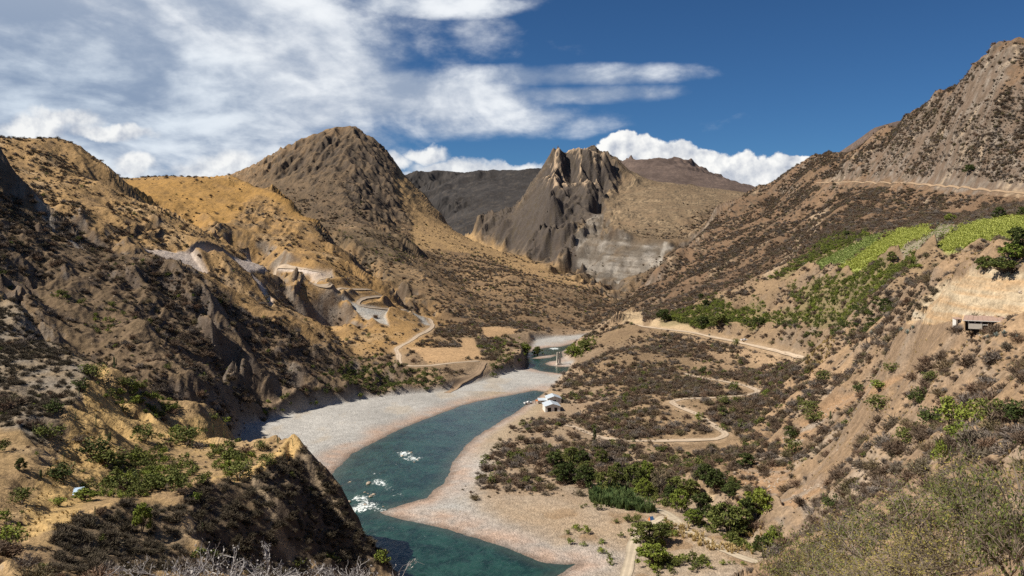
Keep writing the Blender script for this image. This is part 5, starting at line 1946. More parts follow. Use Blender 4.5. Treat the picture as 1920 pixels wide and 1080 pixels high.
FP = 'trees on the flood plain'
for a in [
    (1210, 1023, 66, 46, 'olive', 'dense green tree beside the pale track, right of the gravel diggings', FP),
    (1240, 1020, 40, 38, 'olive', 'small green tree touching the dense green tree by the pale track', FP),
    (1222, 1062, 60, 42, 'bright', 'yellow-green bushy tree below the dense green tree by the track', FP),
    (1366, 1002, 82, 58, 'olive', 'largest broad olive-green tree above the bend of the pale track', FP),
    (1314, 972, 54, 48, 'dark', 'dark green tree left of the broad olive-green tree', FP),
    (1276, 962, 40, 46, 'bright', 'bright green creeper-covered tree standing below the earth bank', FP),
    (1420, 972, 64, 56, 'bright', 'bright-crowned green tree at the foot of the brown stone slide', FP),
    (1400, 975, 36, 42, 'dark', 'dark green tree tucked left of the bright-crowned tree', FP),
    (1208, 932, 30, 34, 'bright', 'small bright green tree at the upper end of the track', FP),
    (1190, 915, 42, 48, 'olive', 'olive tree at the corner of the reed bed', FP),
    (1212, 905, 34, 42, 'bright', 'light green tree under the eroded earth bank', FP),
    (1238, 926, 42, 50, 'brown', 'brown half-bare tree between two green trees below the bank', FP),
    (1270, 928, 46, 36, 'olive', 'flat-topped olive tree below the notch in the bank', FP),
    (1296, 932, 34, 32, 'olive', 'small olive tree on the edge of the earth bank', FP),
    (1338, 922, 44, 44, 'dark', 'dark tree on the terrace edge left of the stone slide', 'trees on the terrace edge'),
    (1372, 932, 38, 28, 'dark', 'low dark tree where the stone slide ends', 'trees on the terrace edge'),
    (1320, 906, 40, 34, 'dark', 'dark tree just above the earth bank', 'trees on the terrace edge'),
    (1430, 1046, 36, 46, 'dark', 'narrow dark green tree right of the track near the thorn bushes', FP),
    (1452, 1038, 40, 50, 'bright', 'leafy green tree beside the grey thorn bushes', FP),
    (1398, 876, 36, 26, 'dark', 'dark shrubby tree at the top edge of the stone slide', 'trees on the terrace edge'),
    (1115, 836, 20, 28, 'column', 'pointed dark conifer beside the lane to the sheds', None),
    (1126, 846, 40, 24, 'brown', 'brownish bush at the foot of the pointed conifer', None),
    (1092, 872, 30, 26, 'dark', 'round dark tree below the grey gravel heap', FP),
    (1128, 870, 28, 26, 'olive', 'olive tree below the pointed conifer', FP),
    (1062, 905, 46, 40, 'dark', 'dark tree on the edge of the lower gravel bar', FP),
    (1100, 915, 46, 42, 'dark', 'dark leafy tree left of the reed bed', FP),
    (1140, 925, 46, 44, 'olive', 'olive tree behind the reed bed', FP),
    (1040, 880, 36, 34, 'dark', 'dark tree between the sheds and the lower gravel bar', FP), (1072, 868, 30, 28, 'olive', 'olive tree on the brown flat below the sheds', FP),
    (1155, 905, 36, 36, 'olive', 'olive tree right of the dark leafy tree', FP), (1165, 885, 32, 30, 'brown', 'bare brown tree under the terrace edge', FP),
    (1345, 985, 40, 36, 'olive', 'green tree touching the left of the broad olive tree', FP), (1300, 985, 34, 30, 'bright', 'light bush at the foot of the dark green tree', FP),
    (1385, 1004, 40, 34, 'dark', 'dark bush right below the broad olive tree', FP), (1258, 945, 34, 32, 'dark', 'dark bush left of the creeper-covered tree', FP),
    (1315, 563, 12, 13, 'round', 'small round dark tree, upper of the pair in the fallow plot', 'pair of round trees in the fallow plot'),
    (1323, 578, 16, 16, 'round', 'round dark tree, lower of the pair in the fallow plot', 'pair of round trees in the fallow plot'),
    (1905, 470, 42, 44, 'dark', 'tall dark tree at the field edge above the cliff', 'big trees above the yellow cliff'),
    (1900, 494, 52, 34, 'bright', 'wide yellow-green tree below the tall dark tree', 'big trees above the yellow cliff'),
    (1846, 512, 34, 34, 'olive', 'upright green tree on the brink of the yellow cliff', 'big trees above the yellow cliff'),
    (1876, 518, 58, 32, 'umbrella', 'spreading flat-topped tree overhanging the yellow cliff', 'big trees above the yellow cliff'),
    (1818, 326, 24, 18, 'dark', 'lone dark green tree on the brown mountainside above the ledge road', None),
    (1588, 446, 13, 14, 'dark', 'dark tree at the top corner of the orchard', None),
    (1873, 412, 24, 22, 'dark', 'dark tree on the upper edge of the cane field', 'trees along the top of the cane field'),
    (1916, 408, 18, 20, 'dark', 'dark tree at the far end of the cane field hedge', 'trees along the top of the cane field'),
    (1782, 418, 22, 16, 'bright', 'yellow-green tree at the corner of the cane field', 'trees along the top of the cane field'),
    (1672, 496, 20, 20, 'olive', 'green tree between the cane and the grey plot', None),
    (1245, 604, 26, 26, 'dark', 'tree on the bank above the road cutting', 'trees by the terrace road'),
    (1318, 616, 28, 24, 'dark', 'round dark tree right of the road cutting', 'trees by the terrace road'),
    (1352, 614, 44, 24, 'olive', 'wide green tree by the terrace road', 'trees by the terrace road'),
    (1424, 614, 24, 20, 'dark', 'dark bluish tree by the terrace road', 'trees by the terrace road'),
    (1660, 585, 26, 26, 'dark', 'dark tree in the orchard hollow', None),
    (1008, 668, 22, 18, 'olive', 'green tree on the river bluff', 'trees on the river bluff'),
    (985, 664, 24, 18, 'bright', 'light green tree behind the river bluff', 'trees on the river bluff'),
    (1075, 668, 30, 18, 'bright', 'bright tree beside the bridge tower', 'trees beside the bridge tower'),
    (1098, 658, 32, 18, 'olive', 'green tree up the bank from the bridge tower', 'trees beside the bridge tower'),
    (267, 1000, 36, 56, 'bright', 'tall yellow-green bush on the dark slope of the spur', None),
    (160, 940, 44, 24, 'bright', 'bright green bush below the blue shed roof', None),
    (37, 885, 24, 26, 'dark', 'dark small tree at the foot of the grey rubble', None),
]:
    tree(*a)

# shrubs that can be told apart on the near right-hand slope and on the spur
SHR = {'olive': P_GRN, 'bright': P_GRNB, 'dark': P_GRND}
_sn = [0]
FOL = {k: [leafy(300 + 11 * i + len(k), leaves=620, clumps=20, size=0.105, mat=m, twigs=0) for i in range(2)] for k, m in (('olive', M_LEAF), ('bright', M_LEAFB), ('dark', M_LEAFD))}
STM = []
for i in range(2):
    V_, F_ = [], []
    rg = random.Random(400 + i)
    for _ in range(9):
        an = rg.random() * 6.28
        q = Vector((math.cos(an) * 0.32, math.sin(an) * 0.32, 0.45 + 0.3 * rg.random()))
        tube(V_, F_, [Vector((0, 0, -0.1)), q * 0.5 + Vector((0, 0, 0.04)), q], 0.02, 0.006, 4)
    STM.append(mesh_from('stems', V_, F_, [M_BARK]))


def shrub(px, py, wpx, hpx, kind, label, group=None):
    p = spot(px, py)
    k = p.y / FPX
    _sn[0] += 1
    o = thing('shrub', p, label, 'shrub', group, random.random() * 6.28, (wpx * k * 1.1, wpx * k * 1.1, hpx * k * 1.1))
    part('stems', STM[_sn[0] % 2], o)
    part('foliage', FOL[kind][_sn[0] % 2], o)


RS = 'round shrubs on the near slope'
for a in [
    (1543, 716, 28, 20, 'olive', 'green shrub in the gully left of the bare slide'), (1672, 700, 30, 20, 'olive', 'olive shrub at the top of the bare slide'),
    (1610, 738, 28, 24, 'dark', 'dark olive shrub on the left edge of the slide'), (1648, 733, 36, 20, 'bright', 'yellow-olive shrub leaning beside the slide'),
    (1645, 770, 42, 30, 'olive', 'large olive shrub right of the bare slide'), (1716, 762, 34, 38, 'dark', 'tall dark green shrub among grey scrub'),
    (1518, 773, 38, 22, 'olive', 'upper of two olive shrubs touching the slide'), (1526, 790, 38, 20, 'olive', 'lower of two olive shrubs touching the slide'),
    (1484, 824, 28, 30, 'dark', 'round dark shrub on the upper rim of the slide'), (1487, 855, 28, 30, 'olive', 'round shrub on the lower rim of the slide'),
    (1698, 834, 40, 32, 'olive', 'rounded olive shrub on pale stones'), (1763, 876, 32, 50, 'bright', 'upright bright shrub below the green thicket'),
    (1750, 800, 50, 44, 'dark', 'left end of the green thicket on the near slope'), (1785, 812, 56, 60, 'bright', 'middle of the green thicket, hung with creepers'),
    (1822, 800, 56, 50, 'bright', 'upper green bush of the thicket, hung with creepers'), (1855, 790, 44, 46, 'olive', 'right end of the green thicket'),
    (1800, 840, 50, 40, 'bright', 'lowest bush of the green thicket'), (1904, 792, 62, 44, 'dark', 'dark broad shrub right of the green thicket'),
    (1560, 960, 34, 36, 'dark', 'dark shrub right of the small lower slide'), (1745, 715, 30, 18, 'olive', 'low olive shrub on the reddish grass')]:
    shrub(*a, RS)
ZS = 'shrubs by the zigzag road'
for a in [(1317, 703, 15, 20, 'dark', 'small dark shrub at the first bend of the zigzag road'), (1377, 738, 20, 22, 'olive', 'round olive shrub inside the upper loop of the zigzag road'),
          (1357, 760, 22, 18, 'olive', 'upper of two shrubs under the zigzag road'), (1357, 778, 20, 17, 'dark', 'lower of two shrubs under the zigzag road'),
          (1380, 756, 14, 13, 'olive', 'small shrub right of the two under the zigzag road'), (1437, 745, 18, 16, 'bright', 'light shrub outside the sharp bend'),
          (1380, 652, 13, 17, 'olive', 'upright shrub by the white vehicle'), (1310, 792, 17, 18, 'bright', 'light green shrub left of the lower bend')]:
    shrub(*a, ZS)
LS = 'shrubs on the tan spur'
for a in [(173, 712, 46, 30, 'olive', 'olive shrub near the crest of the tan spur'), (152, 735, 36, 26, 'dark', 'dark shrub below the crest of the tan spur'),
          (97, 778, 38, 32, 'dark', 'dark shrub at the edge of the grey rubble'), (92, 825, 50, 30, 'olive', 'olive shrub on bare tan ground'),
          (238, 728, 32, 22, 'olive', 'olive shrub on the back edge of the tan spur'), (173, 856, 56, 36, 'dark', 'broad dark shrub in the middle of the tan slope'),
          (200, 872, 60, 30, 'olive', 'spreading shrub just below the broad dark shrub'), (270, 832, 46, 34, 'olive', 'green shrub on the reddish slope'),
          (350, 836, 60, 34, 'olive', 'wide green shrub at the brink of the inner cliff'), (330, 822, 30, 24, 'bright', 'light green shrub beside the wide shrub at the brink'),
          (118, 900, 56, 36, 'dark', 'dark shrub above the path on the spur'), (110, 950, 30, 16, 'bright', 'small bright shrub beside the path'),
          (14, 1025, 56, 40, 'bright', 'yellow-green shrub at the left edge below the path'), (447, 896, 50, 30, 'olive', 'rounded shrub near the promontory plateau'),
          (488, 846, 20, 20, 'olive', 'single shrub against the gravel on the promontory'), (500, 876, 36, 24, 'olive', 'shrub on the golden promontory'),
          (40, 945, 44, 30, 'olive', 'olive shrub left of the path on the spur'), (715, 1062, 30, 26, 'bright', 'bright shrub at the tip of the dark promontory')]:
    shrub(*a, LS)

# ------------------------------------------------------------------ countless scrub: the largest singly, the rest as one
def area_words(px, py, Y):
    if px < 760 and Y < 350:
        return 'on the tan spur', 'spur'
    if px < 760 and Y < 600:
        return 'on the dark gullied hillside', 'hillside'
    if Y < 345 and px > 1380:
        return 'on the near stony slope', 'slope'
    if px > 1480 and Y < 460:
        return 'around the yellow cliff', 'cliff'
    if 1000 < px and Y < 700:
        return 'on the terrace of the zigzag road', 'terrace'
    return 'on the hills across the valley', 'hills'


MARKS = [(147, 925, 'the blue shed roof'), (60, 780, 'the grey rubble'), (190, 700, 'the crest of the spur'), (250, 765, 'the green belt on the spur'), (395, 790, 'the inner cliff'),
         (550, 850, 'the golden promontory'), (300, 900, 'the olive hollow of the spur'), (420, 905, 'the promontory plateau'), (480, 990, 'the dark promontory face'), (600, 960, 'the promontory ribs'), (680, 1030, 'the promontory tip'),
         (230, 1020, 'the dark hump'), (60, 1040, 'the lower left corner'), (267, 975, 'the tall yellow-green bush'), (350, 1000, 'the tan facet'),
         (1400, 880, 'the stone slide'), (1540, 775, 'the bare slide'), (1690, 695, 'the top of the bare slide'), (1797, 787, 'the green thicket'), (1850, 605, 'the low house'), (1740, 560, 'the yellow cliff'),
         (1650, 760, 'the large olive shrub'), (1715, 745, 'the tall dark shrub'), (1600, 900, 'the pale stones'), (1480, 960, 'the lower slide'), (1366, 970, 'the broad olive tree'), (1210, 1000, 'the dense green tree'),
         (1180, 945, 'the reed bed'), (1250, 890, 'the earth bank'), (1360, 815, 'the lower road bend'), (1255, 750, 'the middle road bend'), (1425, 735, 'the sharp road bend'), (1034, 765, 'the sheds'), (1115, 825, 'the pointed conifer'),
         (1600, 650, 'the terrace bushes'), (1750, 880, 'the upright bright shrub'), (1860, 860, 'the thorn bushes'), (1900, 690, 'the grey track'), (1560, 650, 'the tall yellow grass'), (1640, 560, 'the orchard'), (1880, 480, 'the big trees')]
ORD = ['first', 'second', 'third', 'fourth', 'fifth', 'sixth', 'seventh', 'eighth', 'ninth', 'tenth', 'eleventh', 'twelfth', 'thirteenth', 'fourteenth', 'fifteenth', 'sixteenth', 'seventeenth', 'eighteenth', 'nineteenth', 'twentieth']


def singles(sc, protos, adj, noun, n, zs=0.8):
    big, rest = split_largest(sc, n)
    if big is None:
        return rest
    px, py = pixel_of(big['p'])
    med = np.median(big['s'])
    names = {}
    for i in range(len(px)):
        me = protos[i % len(protos)]
        o = bpy.data.objects.new(noun.replace(' ', '_'), me)
        COL.objects.link(o)
        s = big['s'][i]
        o.location = big['p'][i]
        o.rotation_euler = (0, 0, random.random() * 6.28)
        f = 0.8 + 0.4 * random.random()
        o.scale = (s, s, s * zs * f)
        w, g = area_words(px[i], py[i], big['p'][i][1])
        mx_, my_, mk = min(MARKS, key=lambda m: (m[0] - px[i]) ** 2 + (m[1] - py[i]) ** 2 * 2)
        dx, dy = px[i] - mx_, py[i] - my_
        rel = ('right of' if dx > 0 else 'left of') if abs(dx) > 1.3 * abs(dy) else ('below' if dy > 0 else 'above')
        size = 'broad' if s > med * 1.15 else ('tall' if f > 1.05 else ('low' if f < 0.92 else 'small'))
        tag(o, 'x', 'shrub', f'{adj} shrubs {w}')
        names.setdefault(f'{size} {adj} shrub {rel} {mk}', []).append((px[i], o))
    for k, v in names.items():
        if len(v) == 1:
            v[0][1]['label'] = k
        else:
            for j, (_, o) in enumerate(sorted(v, key=lambda q: q[0])):
                o['label'] = k + ', ' + (ORD[j] + ' from the left' if j < 20 else 'further right')
    return rest


R_DRY = singles(S_DRY, P_DRY, 'leafless brown', 'dry shrub', 220)
R_DRYD = singles(S_DRYD, P_DRYD, 'dark leafless', 'dry shrub', 75)
R_GRN = singles(S_GRN, P_GRN, 'olive-green', 'green shrub', 130)
R_GRNB = singles(S_GRNB, P_GRNB, 'light green', 'green shrub', 60)
R_GRND = singles(S_GRND, P_GRND, 'dark green', 'green shrub', 40)
inst_object('dry_scrub', 'brown leafless scrub dotting all the hillsides', [(P_DRY, R_DRY, 0.8), (P_DRYD, R_DRYD, 0.8), (P_DRY, S_LOW, 0.8)])
inst_object('green_scrub', 'green bushes and orchard rows on slopes and terraces', [(P_GRN, R_GRN, 0.8), (P_GRNB, R_GRNB, 0.8), (P_GRND, R_GRND, 0.85)])

# dry grass, crops, reeds, loose stones
d_tuft = (tan_ * 0.25 + cellavg(A_STRIP) * 0.02 + RWc['near_slope'] * 0.22 * smooth(420, 250, yy) + RWc['bench'] * 0.05) * np.clip(0.6 + 1.2 * nf, 0, 1.5) * smooth(560, 350, yy) * (1 - cellavg(FLW)) * (1 - cellavg(A_CLIFF)) * cellavg(smooth(3, 5, road_d)) * near_k
d_tuft = d_tuft + zone([(1245, 985), (1290, 980), (1330, 1005), (1420, 990), (1440, 1010), (1380, 1030), (1300, 1025), (1255, 1010)], 240, 330, 4, 5) * 0
S_TUFT = scatter(d_tuft, 0.35, 0.9, 1.2, 30000)
gz = cellavg(area([(1245, 985), (1290, 978), (1330, 1005), (1420, 985), (1445, 1010), (1380, 1026), (1300, 1022), (1255, 1015)], 240, 340, 4, 5)) + cellavg(area([(1490, 705), (1530, 660), (1568, 645), (1560, 665), (1520, 705)], 400, 560, 3, 4))
S_TALL = scatter(gz * 0.5, 1.0, 2.0, 1.0, 3000)
inst_object('dry_grass', 'tufts of dry yellow grass on the near slopes and beside the track', [(P_TUFT, S_TUFT, 1.0), (P_TUFT, S_TALL, 1.1)])


def rows_of(mask, spacing, smin, smax, dens, cap):
    sc = scatter(cellavg(mask) * dens, smin, smax, 1.0, cap)
    if sc is None:
        return None
    # crop rows run across the slope: along lines of nearly equal distance and height
    p = sc['p']
    t = p[:, 1] * 0.93 - p[:, 0] * 0.36
    tq = np.round(t / spacing) * spacing + SRNG.normal(0, 0.22, len(t))
    p[:, 0] += -(tq - t) * 0.36
    p[:, 1] += (tq - t) * 0.93
    p[:, 2] = ground_fast(p[:, 0], p[:, 1])
    return sc


def ground_fast(x, y):
    f = np.clip(np.interp(960 + x / y * FPX, FXP, _FI), 0, len(FXP) - 1.001)
    i = f.astype(int)
    a = f - i
    L = np.log(y)
    out = np.zeros(len(x))
    for c in np.unique(i):
        s = i == c
        out[s] = np.interp(L[s], GL[c], Z[c]) * (1 - a[s]) + np.interp(L[s], GL[c + 1], Z[c + 1]) * a[s]
    return out


inst_object('cane_crop', 'light green cane standing in rows on the terraced fields',
            [(P_CANED, rows_of(A_CROP1, 4.2, 1.3, 2.0, 0.30, 6000), 0.9), (P_CANE, rows_of(A_CROP2, 4.0, 1.5, 2.4, 0.34, 6000), 0.95),
             (P_CANE, rows_of(A_CROP3, 3.2, 1.4, 2.3, 0.45, 9000), 0.95), (P_CANED, rows_of(A_PLOT, 4.5, 0.7, 1.2, 0.16, 2500), 0.7)])
A_REED = area([(1140, 925), (1180, 926), (1230, 958), (1224, 967), (1185, 964), (1110, 952), (1100, 940)], 270, 380, 3, 3)
inst_object('reed_bed', 'dark green reed bed at the fork of the pale tracks', [(P_REED, scatter(cellavg(A_REED) * 0.8, 1.6, 3.0, 1.0, 2500), 1.2)])
d_st = (RWc['near_slope'] * 0.05 * np.clip(nm + 0.3 + nf, 0, 1) * smooth(420, 280, yy) + cellavg(A_STRIP) * 0.25 + RWc['left_slope'] * 0.006 + RWc['great_hill'] * 0.002) * (1 - cellavg(FLW)) * near_k
S_ST = scatter(d_st, 0.3, 1.3, 2.5, 14000)
S_ST2 = scatter(cellavg(FLW) * smooth(0.5, 2.0, -cellavg(SWA)) * 0.02 * smooth(700, 500, yy), 0.25, 0.8, 2.0, 2500)
S_ST4 = scatter(cellavg(area([(650, 900), (700, 890), (760, 930), (765, 965), (700, 975), (655, 960)], 250, 420, 4, 6) + 0.6 * area([(735, 842), (790, 842), (800, 872), (745, 876)], 300, 480, 4, 6)) * 0.02, 0.6, 2.0, 1.6, 80)
S_ST4['p'][:, 2] = 0.05
S_ST3 = scatter(zone([(998, 668), (1002, 655), (1022, 646), (1030, 650), (1012, 662)], 640, 860, 2, 2) * 0.3 + cellavg(FLW) * 0, 0.8, 2.2, 1.5, 200)
inst_object('loose_stones', 'loose broken stones on the slides, slopes and gravel', [(P_STONE, S_ST, 0.8), (P_STONE, S_ST2, 0.7), (P_STONE, S_ST3, 0.8), (P_STONE, S_ST4, 0.7)])
print('plants', round(time.time() - T0, 1))
# ------------------------------------------------------------------ buildings and other made things
def flat_material(name, col, rough=0.7, var=0.25, scale=1.5, metal=0.0, streak=None):
    def f(t, b):
        p = t.new('ShaderNodeTexCoord').outputs['Object']
        if streak:
            p = t.vm('MULTIPLY', p, streak)
        n = t.noise(p, scale, 5.0, 0.65)
        t.put(b.inputs['Base Color'], t.mix(n, tuple(c * (1 - var) for c in col), tuple(min(c * (1 + var), 0.85) for c in col)))
        b.inputs['Metallic'].default_value = metal
    return material(name, f, rough, 0.3)


M_SHEET = flat_material('pale_blue_roof_sheet', (0.50, 0.56, 0.62), 0.5, 0.14, 0.6)
M_WALLW = flat_material('whitewashed_wall', (0.62, 0.60, 0.56), 0.9, 0.15)
M_WALLT = flat_material('adobe_wall', (0.36, 0.25, 0.15), 0.95, 0.2)
M_WOOD = flat_material('weathered_wood', (0.16, 0.11, 0.075), 0.9, 0.3)
M_DARK = flat_material('dark_interior_shade', (0.03, 0.025, 0.022), 0.9, 0.2)  # near-black colour standing for the shade inside open buildings
M_ROOFR = flat_material('dusty_red_roof_sheet', (0.36, 0.25, 0.20), 0.8, 0.25, 0.9)
M_ROOFE = flat_material('pale_roof_edge', (0.58, 0.55, 0.51), 0.8, 0.2)
M_CONC = flat_material('pale_concrete', (0.52, 0.47, 0.40), 0.9, 0.15, 0.8)
M_ORANGE = flat_material('orange_sheeting', (0.50, 0.16, 0.04), 0.6, 0.2)
M_BLUE = flat_material('light_blue_sheet', (0.42, 0.56, 0.72), 0.5, 0.10, 0.8)
M_TENTB = flat_material('blue_tent_cloth', (0.06, 0.16, 0.36), 0.8, 0.2)
M_PAINT = flat_material('white_car_paint', (0.72, 0.72, 0.72), 0.3, 0.05)
M_TYRE = flat_material('black_rubber', (0.025, 0.025, 0.025), 0.9, 0.2)
M_GLASS = flat_material('dark_car_glass', (0.03, 0.035, 0.04), 0.1, 0.1)
M_RUST = flat_material('brown_steel', (0.20, 0.15, 0.11), 0.8, 0.3)


def box(V, F, x0, x1, y0, y1, z0, z1):
    i = len(V)
    V.extend([Vector(c) for c in ((x0, y0, z0), (x1, y0, z0), (x1, y1, z0), (x0, y1, z0), (x0, y0, z1), (x1, y0, z1), (x1, y1, z1), (x0, y1, z1))])
    F.extend([tuple(i + k for k in q) for q in ((0, 3, 2, 1), (4, 5, 6, 7), (0, 1, 5, 4), (1, 2, 6, 5), (2, 3, 7, 6), (3, 0, 4, 7))])


def slab(V, F, a, b, c, d, th):
    """a sheet with thickness through four corners"""
    n = (b - a).cross(d - a).normalized() * th
    i = len(V)
    V.extend([a, b, c, d, a - n, b - n, c - n, d - n])
    F.extend([tuple(i + k for k in q) for q in ((0, 1, 2, 3), (7, 6, 5, 4), (0, 4, 5, 1), (1, 5, 6, 2), (2, 6, 7, 3), (3, 7, 4, 0))])


def pmesh(name, mat, parent, fn, label=None):
    V, F = [], []
    fn(V, F)
    return part(name, mesh_from(name, V, F, [mat]), parent, label)


def gable_shed(px, py, w, d, he, hr, rz, label, group, doors):
    p = spot(px, py, 380, 640)
    o = thing('metal_shed', p + Vector((0, d / 2, 0)), label, 'shed', group, rz)
    x, y = w / 2, d / 2

    def walls(V, F):
        edges = [-x] + [e for a, b, h in doors for e in (a, b)] + [x]
        for i in range(0, len(edges), 2):
            box(V, F, edges[i], edges[i + 1], -y, -y + 0.15, -1.0, he)
        for a, b, h in doors:
            box(V, F, a, b, -y, -y + 0.15, h, he)
        box(V, F, -x, -x + 0.15, -y + 0.15, y - 0.15, -1.0, he)
        box(V, F, x - 0.15, x, -y + 0.15, y - 0.15, -1.0, he)
        box(V, F, -x, x, y - 0.15, y, -1.0, he)
        for yy_ in (-y + 0.02, y - 0.13):
            i = len(V)
            V.extend([Vector((-x, yy_, he)), Vector((x, yy_, he)), Vector((0, yy_, hr - 0.08)), Vector((-x, yy_ + 0.11, he)), Vector((x, yy_ + 0.11, he)), Vector((0, yy_ + 0.11, hr - 0.08))])
            F.extend([(i, i + 1, i + 2), (i + 5, i + 4, i + 3), (i, i + 3, i + 4, i + 1), (i + 1, i + 4, i + 5, i + 2), (i + 2, i + 5, i + 3, i)])
    pmesh('wall', M_WALLW, o, walls)
    ov = 0.45
    k = (hr - he) / x
    for s in (-1, 1):
        def rf(V, F, s=s):
            a, b = Vector((0, -y - ov, hr)), Vector((s * (x + ov), -y - ov, he - k * ov))
            c, e = Vector((s * (x + ov), y + ov, he - k * ov)), Vector((0, y + ov, hr))
            n = 10
            for i in range(n):          # ribbed sheets laid side by side
                f0, f1 = i / n, (i + 0.93) / n
                q = [a.lerp(e, f0), b.lerp(c, f0), b.lerp(c, f1), a.lerp(e, f1)]
                lift = Vector((0, 0, 0.03 if i % 2 else 0.0))
                q = [v + lift for v in q]
                slab(V, F, *(q if s > 0 else q[::-1]), 0.05)
        pmesh('roof', M_SHEET, o, rf)
    for a, b, h in doors:
        pmesh('interior_shade', M_DARK, o, lambda V, F: box(V, F, a, b, -y + 0.5, -y + 0.6, -1.0, h))  # dark panel behind each opening stands for the shade indoors
    return o


G_SH = 'metal-roofed sheds by the river'
s1 = gable_shed(1034.5, 772, 8.4, 11, 3.1, 4.4, math.radians(6), 'front pale-blue-roofed shed with two dark doorways by the river', G_SH, [(-2.9, -0.9, 2.3), (0.9, 2.6, 2.3)])
s2 = gable_shed(1038, 758.5, 8.0, 9, 3.3, 4.7, math.radians(6), 'rear pale-blue-roofed shed standing behind the front shed', G_SH, [(-1.0, 1.0, 2.3)])
p = spot(1017.5, 759, 380, 640)
o = thing('lean_to', p, 'open lean-to with white roof joined to the left of the rear shed', 'lean-to', None, math.radians(4))
pmesh('roof', M_SHEET, o, lambda V, F: slab(V, F, Vector((-2.7, -0.4, 2.3)), Vector((2.5, -0.4, 2.3)), Vector((2.5, 3.6, 3.1)), Vector((-2.7, 3.6, 3.1)), 0.06))
pmesh('wall', M_WALLW, o, lambda V, F: box(V, F, -2.5, 2.4, 3.2, 3.35, -1, 2.9))
for xx in (-2.4, 0.0, 2.3):
    pmesh('post', M_WOOD, o, lambda V, F: box(V, F, xx - 0.07, xx + 0.07, -0.1, 0.04, -1, 2.32))
p = spot(1007, 758, 380, 640)
o = thing('awning', p, 'small orange awning beside the lean-to', 'awning', None, 0.1)
pmesh('sheet', M_ORANGE, o, lambda V, F: slab(V, F, Vector((-0.9, -0.8, 1.9)), Vector((0.9, -0.8, 1.9)), Vector((0.9, 0.9, 2.3)), Vector((-0.9, 0.9, 2.3)), 0.04))
for sx in (-0.8, 0.8):
    pmesh('post', M_WOOD, o, lambda V, F: box(V, F, sx - 0.05, sx + 0.05, -0.7, -0.6, -0.6, 1.92))
    pmesh('post', M_WOOD, o, lambda V, F: box(V, F, sx - 0.05, sx + 0.05, 0.7, 0.8, -0.6, 2.24))


def pickup(px, py, rz, label, L=4.9):
    p = spot(px, py)
    p.z += 0.18
    o = thing('pickup_truck', p, label, 'pickup', None, rz)
    x = L / 2

    def body(V, F):
        box(V, F, -x, x, -0.85, 0.85, 0.45, 0.95)
        box(V, F, 0.9, x - 0.05, -0.80, 0.80, 0.95, 1.08)
        for s in (-0.85, 0.79):
            box(V, F, -x, -0.5, s, s + 0.06, 0.95, 1.25)
        box(V, F, -x, -x + 0.06, -0.79, 0.79, 0.95, 1.25)
    pmesh('body', M_PAINT, o, body)

    def cab(V, F):
        i = len(V)
        V.extend([Vector(c) for c in ((-0.45, -0.8, 0.951), (1.15, -0.8, 0.951), (1.15, 0.8, 0.951), (-0.45, 0.8, 0.951), (-0.35, -0.68, 1.62), (0.6, -0.68, 1.62), (0.6, 0.68, 1.62), (-0.35, 0.68, 1.62))])
        F.extend([tuple(i + k for k in q) for q in ((0, 3, 2, 1), (4, 5, 6, 7), (0, 1, 5, 4), (1, 2, 6, 5), (2, 3, 7, 6), (3, 0, 4, 7))])
    pmesh('cab', M_PAINT, o, cab)

    def glass(V, F):
        for s in (-1, 1):
            i = len(V)
            V.extend([Vector((-0.30, s * 0.79, 1.08)), Vector((0.88, s * 0.79, 1.08)), Vector((0.55, s * 0.715, 1.52)), Vector((-0.26, s * 0.715, 1.52))])
            F.append((i, i + 1, i + 2, i + 3) if s < 0 else (i + 3, i + 2, i + 1, i))
        i = len(V)
        V.extend([Vector((1.10, -0.7, 1.02)), Vector((1.10, 0.7, 1.02)), Vector((0.68, 0.62, 1.56)), Vector((0.68, -0.62, 1.56))])
        F.append((i, i + 1, i + 2, i + 3))
    pmesh('window', M_GLASS, o, glass)
    for wx in (-x + 0.95, x - 0.9):
        for s in (-0.78, 0.78):
            V, F = [], []
            tube(V, F, [Vector((wx, s - 0.1, 0.36)), Vector((wx, s + 0.1, 0.36))], 0.36, 0.36, 12)
            F.extend([tuple(range(12))[::-1], tuple(range(12, 24))])
            part('wheel', mesh_from('wheel', V, F, [M_TYRE]), o)
    return o


pickup(1396, 640, 0.15, 'white vehicle parked on the dirt road above the dry bench', 5.2)
pickup(990, 758, 0.5, 'white vehicle parked on the river bank left of the sheds', 5.0)

# suspension bridge tower on its gravel islet
p = spot(1047.5, 685, 560, 780)
p = Vector((p.x, p.y, max(p.z, 0.5)))
o = thing('bridge_tower', p, 'pale concrete tower of the old footbridge standing on a gravel islet', 'bridge tower', None, math.radians(20))
pmesh('footing', M_CONC, o, lambda V, F: box(V, F, -1.9, 1.9, -1.5, 1.5, -1.5, 1.2))
for s in (-1, 1):
    def leg(V, F):
        i = len(V)
        for z, a in ((1.2, 0.62), (9.6, 0.42)):
            cx = s * (1.15 - 0.02 * z)
            V.extend([Vector((cx - a, -a, z)), Vector((cx + a, -a, z)), Vector((cx + a, a, z)), Vector((cx - a, a, z))])
        F.extend([tuple(i + k for k in q) for q in ((0, 3, 2, 1), (4, 5, 6, 7), (0, 1, 5, 4), (1, 2, 6, 5), (2, 3, 7, 6), (3, 0, 4, 7))])
    pmesh('leg', M_CONC, o, leg)
for z in (4.6, 8.4):
    pmesh('crossbeam', M_CONC, o, lambda V, F: box(V, F, -0.62, 0.62, -0.3, 0.3, z, z + 0.55))

# house on the shelf under the yellow cliff
p = spot(1858, 612, 150, 330)
o = thing('house', p + Vector((0, 2.5, -0.2)), 'low house with a dusty flat-pitched roof and open veranda under the yellow cliff', 'house', None, math.radians(-25), (1.0, 1.0, 0.68))


